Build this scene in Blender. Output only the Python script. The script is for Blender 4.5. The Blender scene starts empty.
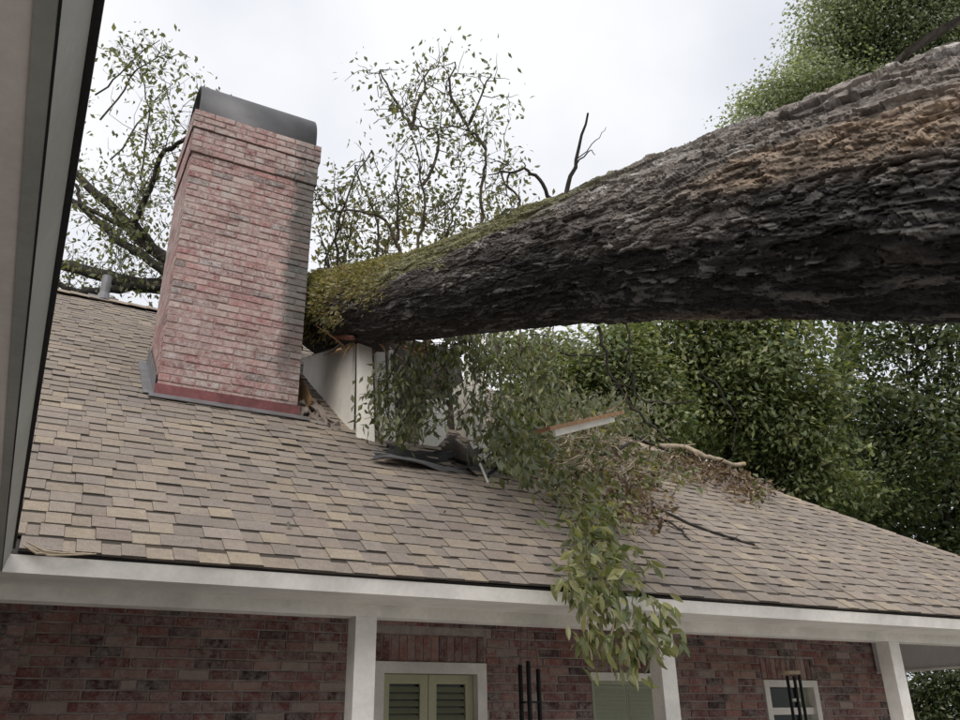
import bpy, math, random
import numpy as np
from mathutils import Matrix, Vector

rng = np.random.default_rng(7)
random.seed(7)
scene = bpy.context.scene
COL = scene.collection

# ------------------------------------------------------------------ camera
FPX = 832.0
PITCH, ROLL, YAW = math.radians(24.05), math.radians(-1.07), math.radians(28.9)
CAM = np.array([0.0, 0.0, 1.6])
def cam_axes():
    cp, sp, cr, sr, cy, sy = math.cos(PITCH), math.sin(PITCH), math.cos(ROLL), math.sin(ROLL), math.cos(YAW), math.sin(YAW)
    f = np.array([sy*cp, cy*cp, sp]); rt = np.array([cy, -sy, 0.0]); up = np.cross(rt, f)
    return cr*rt + sr*up, -sr*rt + cr*up, f
RT, UP, FW = cam_axes()
cam = bpy.data.cameras.new('camera'); cam_o = bpy.data.objects.new('camera', cam); COL.objects.link(cam_o)
cam.sensor_width = 36.0; cam.lens = FPX/960*36.0; cam.clip_start = 0.05; cam.clip_end = 3000
cam_o.matrix_world = Matrix(((RT[0], UP[0], -FW[0], CAM[0]), (RT[1], UP[1], -FW[1], CAM[1]), (RT[2], UP[2], -FW[2], CAM[2]), (0, 0, 0, 1)))
scene.camera = cam_o

# ------------------------------------------------------------------ sky, sun, exposure
SUN_EL, SUN_AZ = math.radians(42), math.radians(-140)     # high, behind thin cloud, over the viewer's left shoulder
world = bpy.data.worlds.new('World'); scene.world = world; world.use_nodes = True
wn, wl = world.node_tree.nodes, world.node_tree.links
bg = wn['Background']
sky = wn.new('ShaderNodeTexSky'); sky.sky_type = 'NISHITA'; sky.sun_disc = False
sky.sun_elevation = SUN_EL; sky.sun_rotation = SUN_AZ
tc = wn.new('ShaderNodeTexCoord')
ns = wn.new('ShaderNodeTexNoise'); ns.inputs['Scale'].default_value = 2.1; ns.inputs['Detail'].default_value = 5; ns.inputs['Roughness'].default_value = .5
rp = wn.new('ShaderNodeValToRGB')
rp.color_ramp.elements[0].position = .33; rp.color_ramp.elements[0].color = (6.1/12, 6.35/12, 6.95/12, 1)
rp.color_ramp.elements[1].position = .62; rp.color_ramp.elements[1].color = (8.5/12, 8.55/12, 8.75/12, 1)
ml = wn.new('ShaderNodeMixRGB'); ml.blend_type = 'MULTIPLY'; ml.inputs[0].default_value = 1; ml.inputs[2].default_value = (12, 12, 12, 1)
mx = wn.new('ShaderNodeMixRGB'); mx.inputs[0].default_value = .93
wl.new(tc.outputs['Generated'], ns.inputs['Vector']); wl.new(ns.outputs['Fac'], rp.inputs[0]); wl.new(rp.outputs[0], ml.inputs[1])
wl.new(sky.outputs[0], mx.inputs[1]); wl.new(ml.outputs[0], mx.inputs[2]); wl.new(mx.outputs[0], bg.inputs[0])
bg.inputs[1].default_value = .098
sun = bpy.data.lights.new('sun', 'SUN'); sun.energy = 1.5; sun.angle = math.radians(40); sun.color = (1, .965, .91)
sun_o = bpy.data.objects.new('sun', sun); COL.objects.link(sun_o)
sd = Vector((math.sin(SUN_AZ)*math.cos(SUN_EL), math.cos(SUN_AZ)*math.cos(SUN_EL), math.sin(SUN_EL)))
sun_o.rotation_euler = sd.to_track_quat('Z', 'Y').to_euler(); sun_o.location = (0, 0, 30)
vs = scene.view_settings
vs.view_transform = 'Standard'; vs.look = 'None'; vs.exposure = 0.35; vs.gamma = 1.0; vs.use_curve_mapping = False

# ------------------------------------------------------------------ maths helpers
def ray(px, py):
    return RT*((px-480)/FPX) - UP*((py-360)/FPX) + FW
def at(px, py, zd):
    return CAM + ray(px, py)*zd
def hit(px, py, n, p):
    d = ray(px, py); n = np.array(n, float)
    return CAM + d*(np.dot(np.array(p)-CAM, n)/np.dot(d, n))
def proj(P):
    q = np.asarray(P)-CAM; z = q@FW
    return np.stack([480+FPX*(q@RT)/z, 360-FPX*(q@UP)/z, z], -1)
def hsh(*a, seed=0):
    h = np.full(np.broadcast(*a).shape, seed*7919+1013, dtype=np.uint64)
    for k, x in enumerate(a):
        h = (h ^ (np.asarray(x).astype(np.int64).astype(np.uint64)*np.uint64(0x9E3779B97F4A7C15 + 2*k*7919)))
        h = (h ^ (h >> np.uint64(29)))*np.uint64(0xBF58476D1CE4E5B9)
        h = h ^ (h >> np.uint64(32))
    return (h & np.uint64(0xFFFFFF)).astype(float)/float(0xFFFFFF)
def vnoise(x, y, z=None, seed=0):
    if z is None: z = np.zeros_like(x)
    xi, yi, zi = np.floor(x), np.floor(y), np.floor(z)
    fx, fy, fz = x-xi, y-yi, z-zi
    s = lambda t: t*t*(3-2*t)
    fx, fy, fz = s(fx), s(fy), s(fz)
    o = 0
    for a in (0, 1):
        for b in (0, 1):
            for c in (0, 1):
                w = (fx if a else 1-fx)*(fy if b else 1-fy)*(fz if c else 1-fz)
                o = o + w*hsh(xi+a, yi+b, zi+c, seed=seed)
    return o*2-1
def fbm(x, y, z=None, seed=0, o=3):
    r = 0; a = 1.0
    for k in range(o):
        f = 2.03**k
        r = r + a*vnoise(x*f, y*f, None if z is None else z*f, seed+k*17); a *= .5
    return r/1.75
def voronoi(u, v, nu, seed):
    iu, iv = np.floor(u), np.floor(v)
    F1 = np.full(u.shape, 9.0); F2 = F1.copy(); rid = np.zeros(u.shape); ou = np.zeros(u.shape); ov = np.zeros(u.shape)
    for a in (-1, 0, 1):
        for b in (-1, 0, 1):
            cu, cv = iu+a, iv+b
            wu = np.mod(cu, nu)
            jx, jy = .1+.8*hsh(wu, cv, seed=seed), .1+.8*hsh(wu, cv, seed=seed+5)
            dx, dy = u-(cu+jx), v-(cv+jy)
            d = np.hypot(dx, dy)
            m = d < F1
            F2 = np.where(m, F1, np.minimum(F2, d))
            rid = np.where(m, hsh(wu, cv, seed=seed+9), rid); ou = np.where(m, dx, ou); ov = np.where(m, dy, ov)
            F1 = np.where(m, d, F1)
    return F1, F2, rid, ou, ov
def unit(v): return v/(np.linalg.norm(v, axis=-1, keepdims=True)+1e-9)
sstep = lambda x, a, b: (lambda t: t*t*(3-2*t))(np.clip((x-a)/(b-a), 0, 1))

# ------------------------------------------------------------------ mesh helpers
class MB:
    def __init__(s): s.V = []; s.F = []; s.C = []; s.n = 0
    def add(s, V, F, c=None):
        V = np.asarray(V, float).reshape(-1, 3)
        s.V.append(V); s.F.append((np.asarray(F, int)+s.n)); s.n += len(V)
        s.C.append(np.tile(np.array(c if c is not None else (1, 1, 1), float), (len(V), 1)) if np.ndim(c) < 2 else np.asarray(c, float))
        return s
    def box(s, x0, x1, y0, y1, z0, z1, c=None):
        V = [(x, y, z) for x in (x0, x1) for y in (y0, y1) for z in (z0, z1)]
        return s.add(V, BOXF, c)
    def obox(s, o, ax, ay, az, c=None):
        o = np.array(o, float); ax, ay, az = (np.array(k, float) for k in (ax, ay, az))
        return s.add([o+a*ax+b*ay+d*az for a in (0, 1) for b in (0, 1) for d in (0, 1)], BOXF, c)
    def prism(s, poly, off, c=None):                 # polygon (3D points) extruded by off
        P = np.array(poly, float); n = len(P); off = np.array(off, float)
        V = np.vstack([P, P+off])
        for i in range(n):
            j = (i+1) % n; s.F.append(np.array([[i, j, n+j, n+i]])+s.n)
        tri = [[0, i, i+1] for i in range(1, n-1)]
        s.F.append(np.array(tri)[:, ::-1]+s.n); s.F.append(np.array(tri)+n+s.n)
        s.V.append(V); s.n += len(V); s.C.append(np.tile(np.array(c if c is not None else (1, 1, 1), float), (len(V), 1)))
        return s
    def tube(s, P, R, k=6, c=None, caps=True):
        P = np.asarray(P, float); R = np.broadcast_to(np.asarray(R, float), (len(P),))
        T = np.gradient(P, axis=0); T /= np.linalg.norm(T, axis=1)[:, None]+1e-9
        ref = np.array([0, 0, 1.0]) if abs(T[:, 2]).mean() < .8 else np.array([1.0, 0, 0])
        A = np.cross(T, ref); A /= np.linalg.norm(A, axis=1)[:, None]+1e-9
        B = np.cross(T, A)
        th = np.arange(k)*2*math.pi/k
        V = P[:, None]+R[:, None, None]*(np.cos(th)[None, :, None]*A[:, None]+np.sin(th)[None, :, None]*B[:, None])
        m = len(P); i = np.arange(m-1)[:, None]*k; j = np.arange(k)[None]; j2 = (j+1) % k
        F = np.stack([i+j, i+j2, i+k+j2, i+k+j], -1).reshape(-1, 4)
        n0 = s.n
        s.add(V.reshape(-1, 3), F, c)
        if caps:
            for b, rev in ((0, False), ((m-1)*k, True)):
                t = np.array([[b, b+q, b+q+1] for q in range(1, k-1)])
                s.F.append((t[:, ::-1] if rev else t)+n0)
        return s
    def mesh(s, name, smooth=False):
        V = np.vstack(s.V); C = np.vstack(s.C)
        me = bpy.data.meshes.new(name)
        loops = np.concatenate([f.reshape(-1) for f in s.F]); tot = np.concatenate([np.full(len(f), f.shape[1]) for f in s.F])
        me.vertices.add(len(V)); me.vertices.foreach_set('co', V.astype(np.float32).reshape(-1))
        me.loops.add(len(loops)); me.loops.foreach_set('vertex_index', loops.astype(np.int32))
        me.polygons.add(len(tot)); me.polygons.foreach_set('loop_start', np.concatenate([[0], np.cumsum(tot)[:-1]]).astype(np.int32))
        me.polygons.foreach_set('loop_total', tot.astype(np.int32))
        me.polygons.foreach_set('use_smooth', np.full(len(tot), smooth, bool))
        a = me.color_attributes.new('Col', 'FLOAT_COLOR', 'POINT')
        a.data.foreach_set('color', np.hstack([C, np.ones((len(C), 1))]).astype(np.float32).reshape(-1))
        me.update(calc_edges=True); me.validate()
        return me
BOXF = [[0, 1, 3, 2], [4, 6, 7, 5], [0, 4, 5, 1], [2, 3, 7, 6], [0, 2, 6, 4], [1, 5, 7, 3]]
ROOT = {}
def thing(name, label, cat, loc=(0, 0, 0), group=None):
    o = bpy.data.objects.new(name, None); o.location = loc; o.empty_display_size = .2; COL.objects.link(o)
    o['label'] = label; o['category'] = cat
    if group: o['group'] = group
    ROOT[o] = np.array(loc, float)
    return o
def obj(name, me, mat=None, parent=None, label=None, kind=None, color=None, mw=None):
    if isinstance(me, MB): me = me.mesh(name)
    o = bpy.data.objects.new(name, me); COL.objects.link(o)
    if mat is not None and not me.materials: me.materials.append(mat)
    if mw is not None: o.matrix_basis = mw
    if parent is not None:
        o.parent = parent
        top = parent
        while top.parent: top = top.parent
        off = ROOT.get(top)
        if parent is top and off is not None: o.matrix_parent_inverse = Matrix.Translation(-Vector(off))
    if label: o['label'] = label
    if kind: o['kind'] = kind
    if color is not None: o.color = (*color, 1)
    return o
def tag(o, label, cat, group=None):
    o['label'] = label; o['category'] = cat
    if group: o['group'] = group
    return o

# ------------------------------------------------------------------ materials
def lin(r, g, b): return tuple((c/255/12.92 if c <= 10 else ((c/255+.055)/1.055)**2.4) for c in (r, g, b))
class NT:
    def __init__(s, name):
        s.m = bpy.data.materials.new(name); s.m.use_nodes = True
        s.n = s.m.node_tree.nodes; s.l = s.m.node_tree.links; s.b = s.n['Principled BSDF']
        s.b.inputs['Specular IOR Level'].default_value = .3
    def new(s, t, **k):
        o = s.n.new(t)
        for a, v in k.items(): setattr(o, a, v)
        return o
    def noise(s, scale, detail=4, rough=.55, vec=None, dist=0):
        o = s.new('ShaderNodeTexNoise'); o.inputs['Scale'].default_value = scale; o.inputs['Detail'].default_value = detail
        o.inputs['Roughness'].default_value = rough; o.inputs['Distortion'].default_value = dist
        if vec is not None: s.l.new(vec, o.inputs['Vector'])
        return o.outputs['Fac']
    def ramp(s, fac, stops):
        o = s.new('ShaderNodeValToRGB'); e = o.color_ramp.elements
        while len(e) < len(stops): e.new(.5)
        for q, (p, c) in zip(e, stops): q.position = p; q.color = (*c, 1) if len(c) == 3 else c
        s.l.new(fac, o.inputs[0]); return o.outputs[0]
    def mix(s, fac, a, b, mode='MIX'):
        o = s.new('ShaderNodeMixRGB', blend_type=mode)
        for i, v in ((0, fac), (1, a), (2, b)):
            if hasattr(v, 'links') or hasattr(v, 'is_linked'): s.l.new(v, o.inputs[i])
            elif i == 0: o.inputs[0].default_value = v
            else: o.inputs[i].default_value = (*v, 1)
        return o.outputs[0]
    def math(s, op, a, b=0.0):
        o = s.new('ShaderNodeMath', operation=op)
        for i, v in ((0, a), (1, b)):
            if hasattr(v, 'is_linked'): s.l.new(v, o.inputs[i])
            else: o.inputs[i].default_value = v
        return o.outputs[0]
    def pos(s): return s.new('ShaderNodeNewGeometry').outputs['Position']
    def attr(s, name='Col'):
        return s.new('ShaderNodeAttribute', attribute_name=name).outputs['Color']
    def objcol(s): return s.new('ShaderNodeObjectInfo').outputs['Color']
    def color(s, c): s.l.new(c, s.b.inputs['Base Color'])
    def bump(s, h, strength=.3, dist=.01):
        o = s.new('ShaderNodeBump'); o.inputs['Strength'].default_value = strength; o.inputs['Distance'].default_value = dist
        s.l.new(h, o.inputs['Height']); s.l.new(o.outputs[0], s.b.inputs['Normal'])
    def rough(s, v): s.b.inputs['Roughness'].default_value = v
G = lambda v: (v, v, v)
def m_paint(name, col, dirt=.12, rough=.45):
    t = NT(name); p = t.pos()
    d = t.ramp(t.noise(2.2, 6, .65, p), [(.35, G(1-dirt*1.6)), (.62, G(1))])
    f = t.ramp(t.noise(45, 3, .6, p), [(.3, G(.93)), (.7, G(1.02))])
    t.color(t.mix(1, t.mix(1, col, d, 'MULTIPLY'), f, 'MULTIPLY')); t.rough(rough)
    t.bump(t.noise(90, 3, .6, p), .12, .004); return t.m
def m_shingle(name, src):
    t = NT(name); p = t.pos(); c = t.mix(1, t.objcol(), t.attr(), 'MULTIPLY') if src == 'obj' else t.attr()
    g = t.ramp(t.noise(130, 2, .8, p), [(.25, G(.66)), (.5, G(1)), (.8, G(1.3))])
    w = t.ramp(t.noise(1.1, 5, .6, p), [(.3, (.82, .82, .82)), (.7, (1.1, 1.09, 1.06))])
    f = t.ramp(t.noise(28, 3, .6, p), [(.3, G(.88)), (.7, G(1.08))])
    t.color(t.mix(1, t.mix(1, t.mix(1, c, g, 'MULTIPLY'), w, 'MULTIPLY'), f, 'MULTIPLY')); t.rough(.92)
    t.bump(t.noise(220, 2, .7, p), .5, .004); return t.m
def m_brick(name, src, smear=.5, stain=False, smc=(.42, .36, .335)):
    t = NT(name); p = t.pos(); c = t.objcol() if src == 'obj' else t.attr()
    s = t.ramp(t.noise(17, 6, .72, p), [(.50-.13*smear, G(0)), (.60, G(.70*smear+.1))])
    s2 = t.ramp(t.noise(2.6, 5, .65, p), [(.36, G(.30)), (.58, G(1))])
    c = t.mix(t.math('MULTIPLY', s, s2), c, smc)
    s3 = t.ramp(t.noise(48, 5, .75, p), [(.52, G(0)), (.66, G(.65*smear))]); c = t.mix(s3, c, tuple(v*1.15 for v in smc))
    k = t.ramp(t.noise(34, 4, .7, p), [(.24, G(.25)), (.37, G(1))]); c = t.mix(.85, c, k, 'MULTIPLY')
    c = t.mix(1, c, t.ramp(t.noise(120, 3, .7, p), [(.3, G(.8)), (.7, G(1.15))]), 'MULTIPLY')
    if stain:                                   # algae streak down the right-hand side of the stack
        x = t.new('ShaderNodeSeparateXYZ'); t.l.new(p, x.inputs[0])
        e = t.math('ADD', x.outputs['X'], t.math('MULTIPLY', t.math('SUBTRACT', t.noise(5, 5, .7, p), .5), .28))
        z = t.math('ADD', x.outputs['Z'], t.math('MULTIPLY', t.math('SUBTRACT', t.noise(2.3, 4, .7, p), .5), 1.0))
        f = t.ramp(e, [(.0, G(0)), (1, G(1))]); mr = t.new('ShaderNodeMapRange'); t.l.new(e, mr.inputs[0]); mr.inputs[1].default_value = 1.60; mr.inputs[2].default_value = 1.68
        mz = t.new('ShaderNodeMapRange'); t.l.new(z, mz.inputs[0]); mz.inputs[1].default_value = 4.1; mz.inputs[2].default_value = 4.8
        mt = t.new('ShaderNodeMapRange'); t.l.new(z, mt.inputs[0]); mt.inputs[1].default_value = 6.9; mt.inputs[2].default_value = 6.4; mt.inputs[3].default_value = .25
        fx = t.math('MULTIPLY', t.math('MULTIPLY', mr.outputs[0], t.math('MAXIMUM', mz.outputs[0], .25)), mt.outputs[0])
        c = t.mix(t.math('MULTIPLY', fx, .72), c, (.062, .075, .068))
    t.color(c); t.rough(.9); t.bump(t.noise(70, 4, .7, p), .6, .006); return t.m
def m_plain(name, col, var=.25, scale=6, rough=.8, bump=.3, bscale=60, metal=0):
    t = NT(name); p = t.pos()
    c = t.mix(1, col, t.ramp(t.noise(scale, 6, .65, p), [(.3, G(1-var)), (.7, G(1+var))]), 'MULTIPLY')
    t.color(c); t.rough(rough); t.b.inputs['Metallic'].default_value = metal
    if bump: t.bump(t.noise(bscale, 4, .65, p), bump, .006)
    return t.m
def m_leaf(name, src='attr', trans=.45):
    t = NT(name); c = t.attr() if src == 'attr' else t.objcol(); p = t.pos()
    hs = t.new('ShaderNodeHueSaturation'); hs.inputs['Saturation'].default_value = .88; t.l.new(c, hs.inputs['Color']); c = hs.outputs[0]
    c = t.mix(1, c, t.ramp(t.noise(9, 3, .6, p), [(.3, G(.78)), (.7, G(1.2))]), 'MULTIPLY')
    t.color(c); t.rough(.36); t.b.inputs['Specular IOR Level'].default_value = .65
    tr = t.new('ShaderNodeBsdfTranslucent'); ty = t.mix(1, c, (1.25, 1.22, .62), 'MULTIPLY'); t.l.new(ty, tr.inputs[0])
    ms = t.new('ShaderNodeMixShader'); ms.inputs[0].default_value = trans
    t.l.new(t.b.outputs[0], ms.inputs[1]); t.l.new(tr.outputs[0], ms.inputs[2])
    t.l.new(ms.outputs[0], t.n['Material Output'].inputs[0]); return t.m
def m_bark(name):
    t = NT(name); p = t.pos(); c = t.attr()
    c = t.mix(1, c, t.ramp(t.noise(60, 5, .75, p), [(.25, G(.5)), (.5, G(1)), (.8, G(1.55))]), 'MULTIPLY')
    t.color(c); t.rough(.88); t.b.inputs['Specular IOR Level'].default_value = .25
    t.bump(t.noise(85, 5, .7, p), .5, .010); return t.m
M = {}
M['white'] = m_paint('white_paint', (.84, .80, .75), .16)
M['soffit'] = m_paint('soffit_paint', (.80, .725, .68), .12, .5)
M['wfascia'] = m_paint('grey_fascia_paint', (.36, .36, .33), .12, .5)
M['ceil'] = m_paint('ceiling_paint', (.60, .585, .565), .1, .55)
M['shingle'] = m_shingle('asphalt_shingle', 'obj'); M['shingle_s'] = m_shingle('asphalt_shingle_field', 'attr')
M['cbrick'] = m_brick('old_chimney_brick', 'obj', 1.25, True, (.50, .44, .415)); M['cbrick_s'] = m_brick('old_chimney_brick_field', 'attr', 1.25, True, (.50, .44, .415))
M['wbrick'] = m_brick('reclaimed_wall_brick', 'obj', .8, False, (.36, .31, .29)); M['wbrick_s'] = m_brick('reclaimed_wall_brick_field', 'attr', .8, False, (.36, .31, .29))
M['mortar'] = m_plain('mortar', (.33, .285, .265), .3, 14, .95, .6, 110)
M['cmortar'] = m_brick('chimney_mortar', 'attr', .3, True)
M['felt'] = m_plain('dark_roof_felt', (.03, .029, .03), .3, 9, .85)
M['deck'] = m_plain('roof_deck', (.05, .045, .042), .3, 6, .9)
M['cap'] = m_plain('weathered_metal_cap', (.12, .118, .122), .2, 3, .55, .08, 30, .4)
M['lead'] = m_plain('lead_flashing', (.20, .195, .20), .25, 8, .55, .2, 30, .35)
M['redband'] = m_plain('red_painted_flashing', (.19, .07, .07), .4, 8, .7, .4, 50)
M['cheek'] = m_plain('dormer_board', (.84, .795, .72), .12, 3.5, .7, .15, 30)
M['dwhite'] = m_plain('dormer_white_trim', (.84, .82, .77), .12, 5, .6, .15, 40)
M['plywood'] = m_plain('splintered_plywood', (.42, .27, .14), .35, 16, .8, .5, 60)
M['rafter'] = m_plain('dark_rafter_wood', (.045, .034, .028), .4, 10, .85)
M['boardbrown'] = m_plain('brown_board', (.27, .155, .08), .3, 14, .8)
M['black'] = m_plain('black_metal', (.012, .012, .014), .2, 10, .4, .05, 60, .3)
M['drip'] = m_plain('dark_drip_edge', (.012, .011, .011), .2, 8, .6)
M['olive'] = m_paint('olive_shutter_paint', (.47, .45, .31), .1, .5)
M['slat'] = m_paint('shutter_slat_paint', (.20, .205, .14), .1, .5)
M['blind'] = m_paint('pale_green_blind', (.34, .36, .27), .08, .6)
M['wood'] = m_plain('wooden_disc', (.5, .40, .28), .2, 20, .6)
M['bark'] = m_bark('bark'); M['leaf'] = m_leaf('leaf'); M['leaf_o'] = m_leaf('hanging_leaf', 'obj', .4)
M['twig'] = m_plain('twig_bark', (.10, .082, .062), .4, 20, .9, .5, 80)
M['limb'] = m_plain('dark_limb_bark', (.042, .036, .031), .45, 14, .9, .8, 50)
M['ptwig'] = m_plain('pale_twig_bark', (.36, .29, .21), .35, 20, .85, .5, 80)
M['deadleaf'] = m_leaf('dead_leaf', 'attr', .15)
M['concrete'] = m_plain('concrete', (.55, .525, .49), .2, 2, .9, .3, 40)
def m_grass():
    t = NT('lawn'); p = t.pos()
    t.color(t.ramp(t.noise(.6, 8, .7, p), [(.3, (.05, .075, .02)), (.6, (.10, .12, .04)), (.8, (.16, .13, .07))])); t.rough(.95); t.bump(t.noise(40, 4, .7, p), .8, .03); return t.m
M['grass'] = m_grass()
def m_glass():
    t = NT('window_glass'); t.b.inputs['Base Color'].default_value = (.012, .018, .014, 1); t.rough(.08); t.b.inputs['Specular IOR Level'].default_value = .22; return t.m
M['glass'] = m_glass()

# ================================================================== THE SETTING
g = MB()
g.add([(-600, -600, 0), (600, -600, 0), (600, 900, 0), (-600, 900, 0)], [[0, 1, 2, 3]])
o = obj('ground', g, M['grass']); o['kind'] = 'structure'
g = MB(); g.box(-.6, 10.5, -6, 4.2, .0, .05)
o = obj('bounce_slab', g, M['concrete']); o['kind'] = 'structure'  # unseen slab added to bounce light up to the eaves and porch

# ================================================================== THE HOUSE
S = math.radians(35.5); cS, sS = math.cos(S), math.sin(S)
EY, EZ = 4.2, 2.37                                   # eave edge
RIDGE_Y = 9.8; SL = (RIDGE_Y-EY)/cS                  # slope length to the ridge
HIPX = 13.94-EY                                      # x of the hip at the eave; the hip runs at 45 degrees in plan
RN = (0, -sS, cS); RP = (0, EY, EZ)
def rf(x, s, h=0.0): return np.array([x, EY+s*cS-h*sS, EZ+s*sS+h*cS])
def onroof(px, py, h=0.0):
    return hit(px, py, RN, np.array(RP)+np.array(RN)*h)
house = thing('brick_house', 'brick house with grey shingled hip roof, white porch and a crushed dormer', 'house', (4.5, 8, 0))

# --- roof decks
rb = MB()
rz = EZ+SL*sS
VX = -.03
rb.prism([rf(VX, 0, -.02), rf(HIPX, 0, -.02), (13.94-RIDGE_Y, RIDGE_Y, rz-.02), (VX-(RIDGE_Y-EY), RIDGE_Y, rz-.02)], (0, 0, -.02))
rb.prism([(HIPX, EY, EZ-.02), (HIPX, 15.4, EZ-.02), (13.94-RIDGE_Y, RIDGE_Y, rz-.02)], (0, 0, -.02))
rb.prism([(HIPX, 15.4, EZ-.02), (-9, 15.4, EZ-.02), (-9, RIDGE_Y, rz-.02), (13.94-RIDGE_Y, RIDGE_Y, rz-.02)], (0, 0, -.02))
rb.prism([(VX-.02, -4, EZ-.02), (VX-.02, EY, EZ-.02), (VX-5.62, RIDGE_Y, rz-.02), (VX-5.62, -4, rz-.02)], (0, 0, -.02))
roof = obj('roof', rb, M['deck'], house)

# --- shingles: each course is a row of proud tabs and set-back gaps
EXPO = .139
def wedge(t0, t1, band):
    """butt edge, exposed face and (on the set-back pieces) the dark shadow line moulded along the top of the exposure"""
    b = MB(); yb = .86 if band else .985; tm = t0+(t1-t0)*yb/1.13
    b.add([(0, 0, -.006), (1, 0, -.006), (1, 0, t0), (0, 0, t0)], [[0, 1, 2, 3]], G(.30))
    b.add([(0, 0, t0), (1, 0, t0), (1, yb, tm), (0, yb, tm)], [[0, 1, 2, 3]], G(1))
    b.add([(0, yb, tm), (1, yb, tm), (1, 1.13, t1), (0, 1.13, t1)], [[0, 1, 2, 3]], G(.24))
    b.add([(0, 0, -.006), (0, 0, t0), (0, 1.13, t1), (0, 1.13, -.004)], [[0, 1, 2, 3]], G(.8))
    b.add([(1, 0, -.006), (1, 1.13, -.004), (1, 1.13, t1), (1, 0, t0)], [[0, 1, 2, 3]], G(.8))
    return b
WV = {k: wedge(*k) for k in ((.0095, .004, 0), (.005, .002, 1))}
PAL = [lin(158, 144, 132), lin(153, 140, 129), lin(163, 148, 133), lin(149, 137, 128), lin(156, 142, 130), lin(170, 154, 136), lin(165, 150, 134), lin(150, 135, 125), lin(160, 147, 137)]
PW = np.array([.2, .17, .14, .14, .14, .06, .06, .04, .05])
tabs = []
ncourse = int(SL/EXPO)
for i in range(ncourse):
    s0 = i*EXPO - (.015 if i == 0 else 0)
    xr = HIPX-s0*cS-.02
    xl = max(-.33, VX-s0*cS)
    x = xl+random.uniform(-.12, 0); hi = random.random() < .5
    while x < xr:
        w = random.uniform(.10, .21) if hi else random.uniform(.08, .18)
        w = min(w, xr-x)
        if w > .03:
            c = np.array(PAL[rng.choice(len(PAL), p=PW)])*random.uniform(.93, 1.07)*np.array([.89, .91, .925])
            if not hi: c = c*.95
            tabs.append((max(x, xl), s0, w, hi, c))
        x += w+.002; hi = not hi
# slight waviness of the old deck
def wav(x, s): return float(.012*vnoise(np.array(x*.7), np.array(s*.8), seed=3)+.004*vnoise(np.array(x*3.1), np.array(s*2.7), seed=4))
rank = []
for k, (x, s0, w, hi, c) in enumerate(tabs):
    a = proj(np.array([rf(x, s0), rf(x+w, s0), rf(x+w/2, s0+EXPO)]))
    cx, cy = a[:, 0].mean(), a[:, 1].mean()
    vis = 25 < cx < 955 and a[:, 2].min() > 0
    if 154 < cx < 300 and cy < 410: vis = False
    if 300 < cx < 520 and cy < 450: vis = False
    area = abs((a[1, 0]-a[0, 0])*(a[2, 1]-a[0, 1]))
    rank.append((-area if vis else 0, k))
rank.sort(); indiv = {k for _, k in rank[:300]}
wm = {}
for key, b in WV.items():
    me = b.mesh('shingle'); me.materials.append(M['shingle']); wm[key] = me
sb = MB()
RX = Matrix.Rotation(S, 4, 'X')
for k, (x, s0, w, hi, c) in enumerate(tabs):
    key = (.0095, .004, 0) if hi else (.005, .002, 1)
    h = wav(x+w/2, s0)+random.uniform(-.0012, .0012)
    ds = random.uniform(-.003, .003)
    skew = random.uniform(-.006, .006)
    if k in indiv:
        mw = Matrix.Translation(Vector(rf(x, s0+ds, h))) @ RX @ Matrix.Rotation(skew, 4, 'Z') @ Matrix.Diagonal((w, EXPO, 1, 1))
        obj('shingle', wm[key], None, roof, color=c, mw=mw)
    else:
        b = WV[key]
        Lq = np.vstack(b.V)
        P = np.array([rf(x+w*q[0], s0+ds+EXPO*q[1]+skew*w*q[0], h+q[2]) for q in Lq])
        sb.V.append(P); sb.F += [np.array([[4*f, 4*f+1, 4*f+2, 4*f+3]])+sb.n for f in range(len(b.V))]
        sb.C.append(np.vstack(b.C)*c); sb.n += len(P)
o = obj('shingle_field', sb, M['shingle_s'], roof, kind='stuff')
# hip and ridge caps: folded pieces laid one over the next
capm = MB(); capm.add([(-.14, 0, -.085), (0, 0, .012), (.14, 0, -.085), (-.14, .24, -.095), (0, .24, .002), (.14, .24, -.095),
                       (-.14, 0, -.097), (0, 0, .0), (.14, 0, -.097)], [[0, 1, 4, 3], [1, 2, 5, 4], [6, 7, 1, 0], [7, 8, 2, 1]])
capme = capm.mesh('hip_shingle'); capme.materials.append(M['shingle'])
p0 = np.array([HIPX, EY, EZ]); p1 = np.array([13.94-RIDGE_Y, RIDGE_Y, rz]); d = p1-p0; L = np.linalg.norm(d); d /= L
sx = Vector(np.cross(d, (0, 0, 1))).normalized(); up = sx.cross(Vector(d)).normalized()
for i in range(int(L/.2)):
    q = p0+d*i*.2
    mw = Matrix(((sx[0]*.75, d[0], up[0], q[0]+up[0]*.012), (sx[1]*.75, d[1], up[1], q[1]+up[1]*.012), (sx[2]*.75, d[2], up[2], q[2]+up[2]*.012), (0, 0, 0, 1)))
    obj('hip_shingle', capme, None, roof, color=np.array(PAL[rng.choice(len(PAL), p=PW)])*random.uniform(.9, 1.1), mw=mw)
for i in range(34):
    x = -3+i*.21
    if x > 13.94-RIDGE_Y: break
    mw = Matrix(((0, 1, 0, x), (-1.0, 0, 0, RIDGE_Y), (0, 0, 1, rz+.03), (0, 0, 0, 1)))
    obj('ridge_shingle', capme, None, roof, color=np.array(PAL[rng.choice(len(PAL), p=PW)])*random.uniform(.9, 1.1), mw=mw)
# thin metal drip edge below the first course
b = MB(); b.obox(rf(-.02, -.012, -.014), (HIPX, 0, 0), np.array([0, cS, sS])*.08, np.array(RN)*.006)
obj('drip_edge', b, M['drip'], roof)
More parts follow.
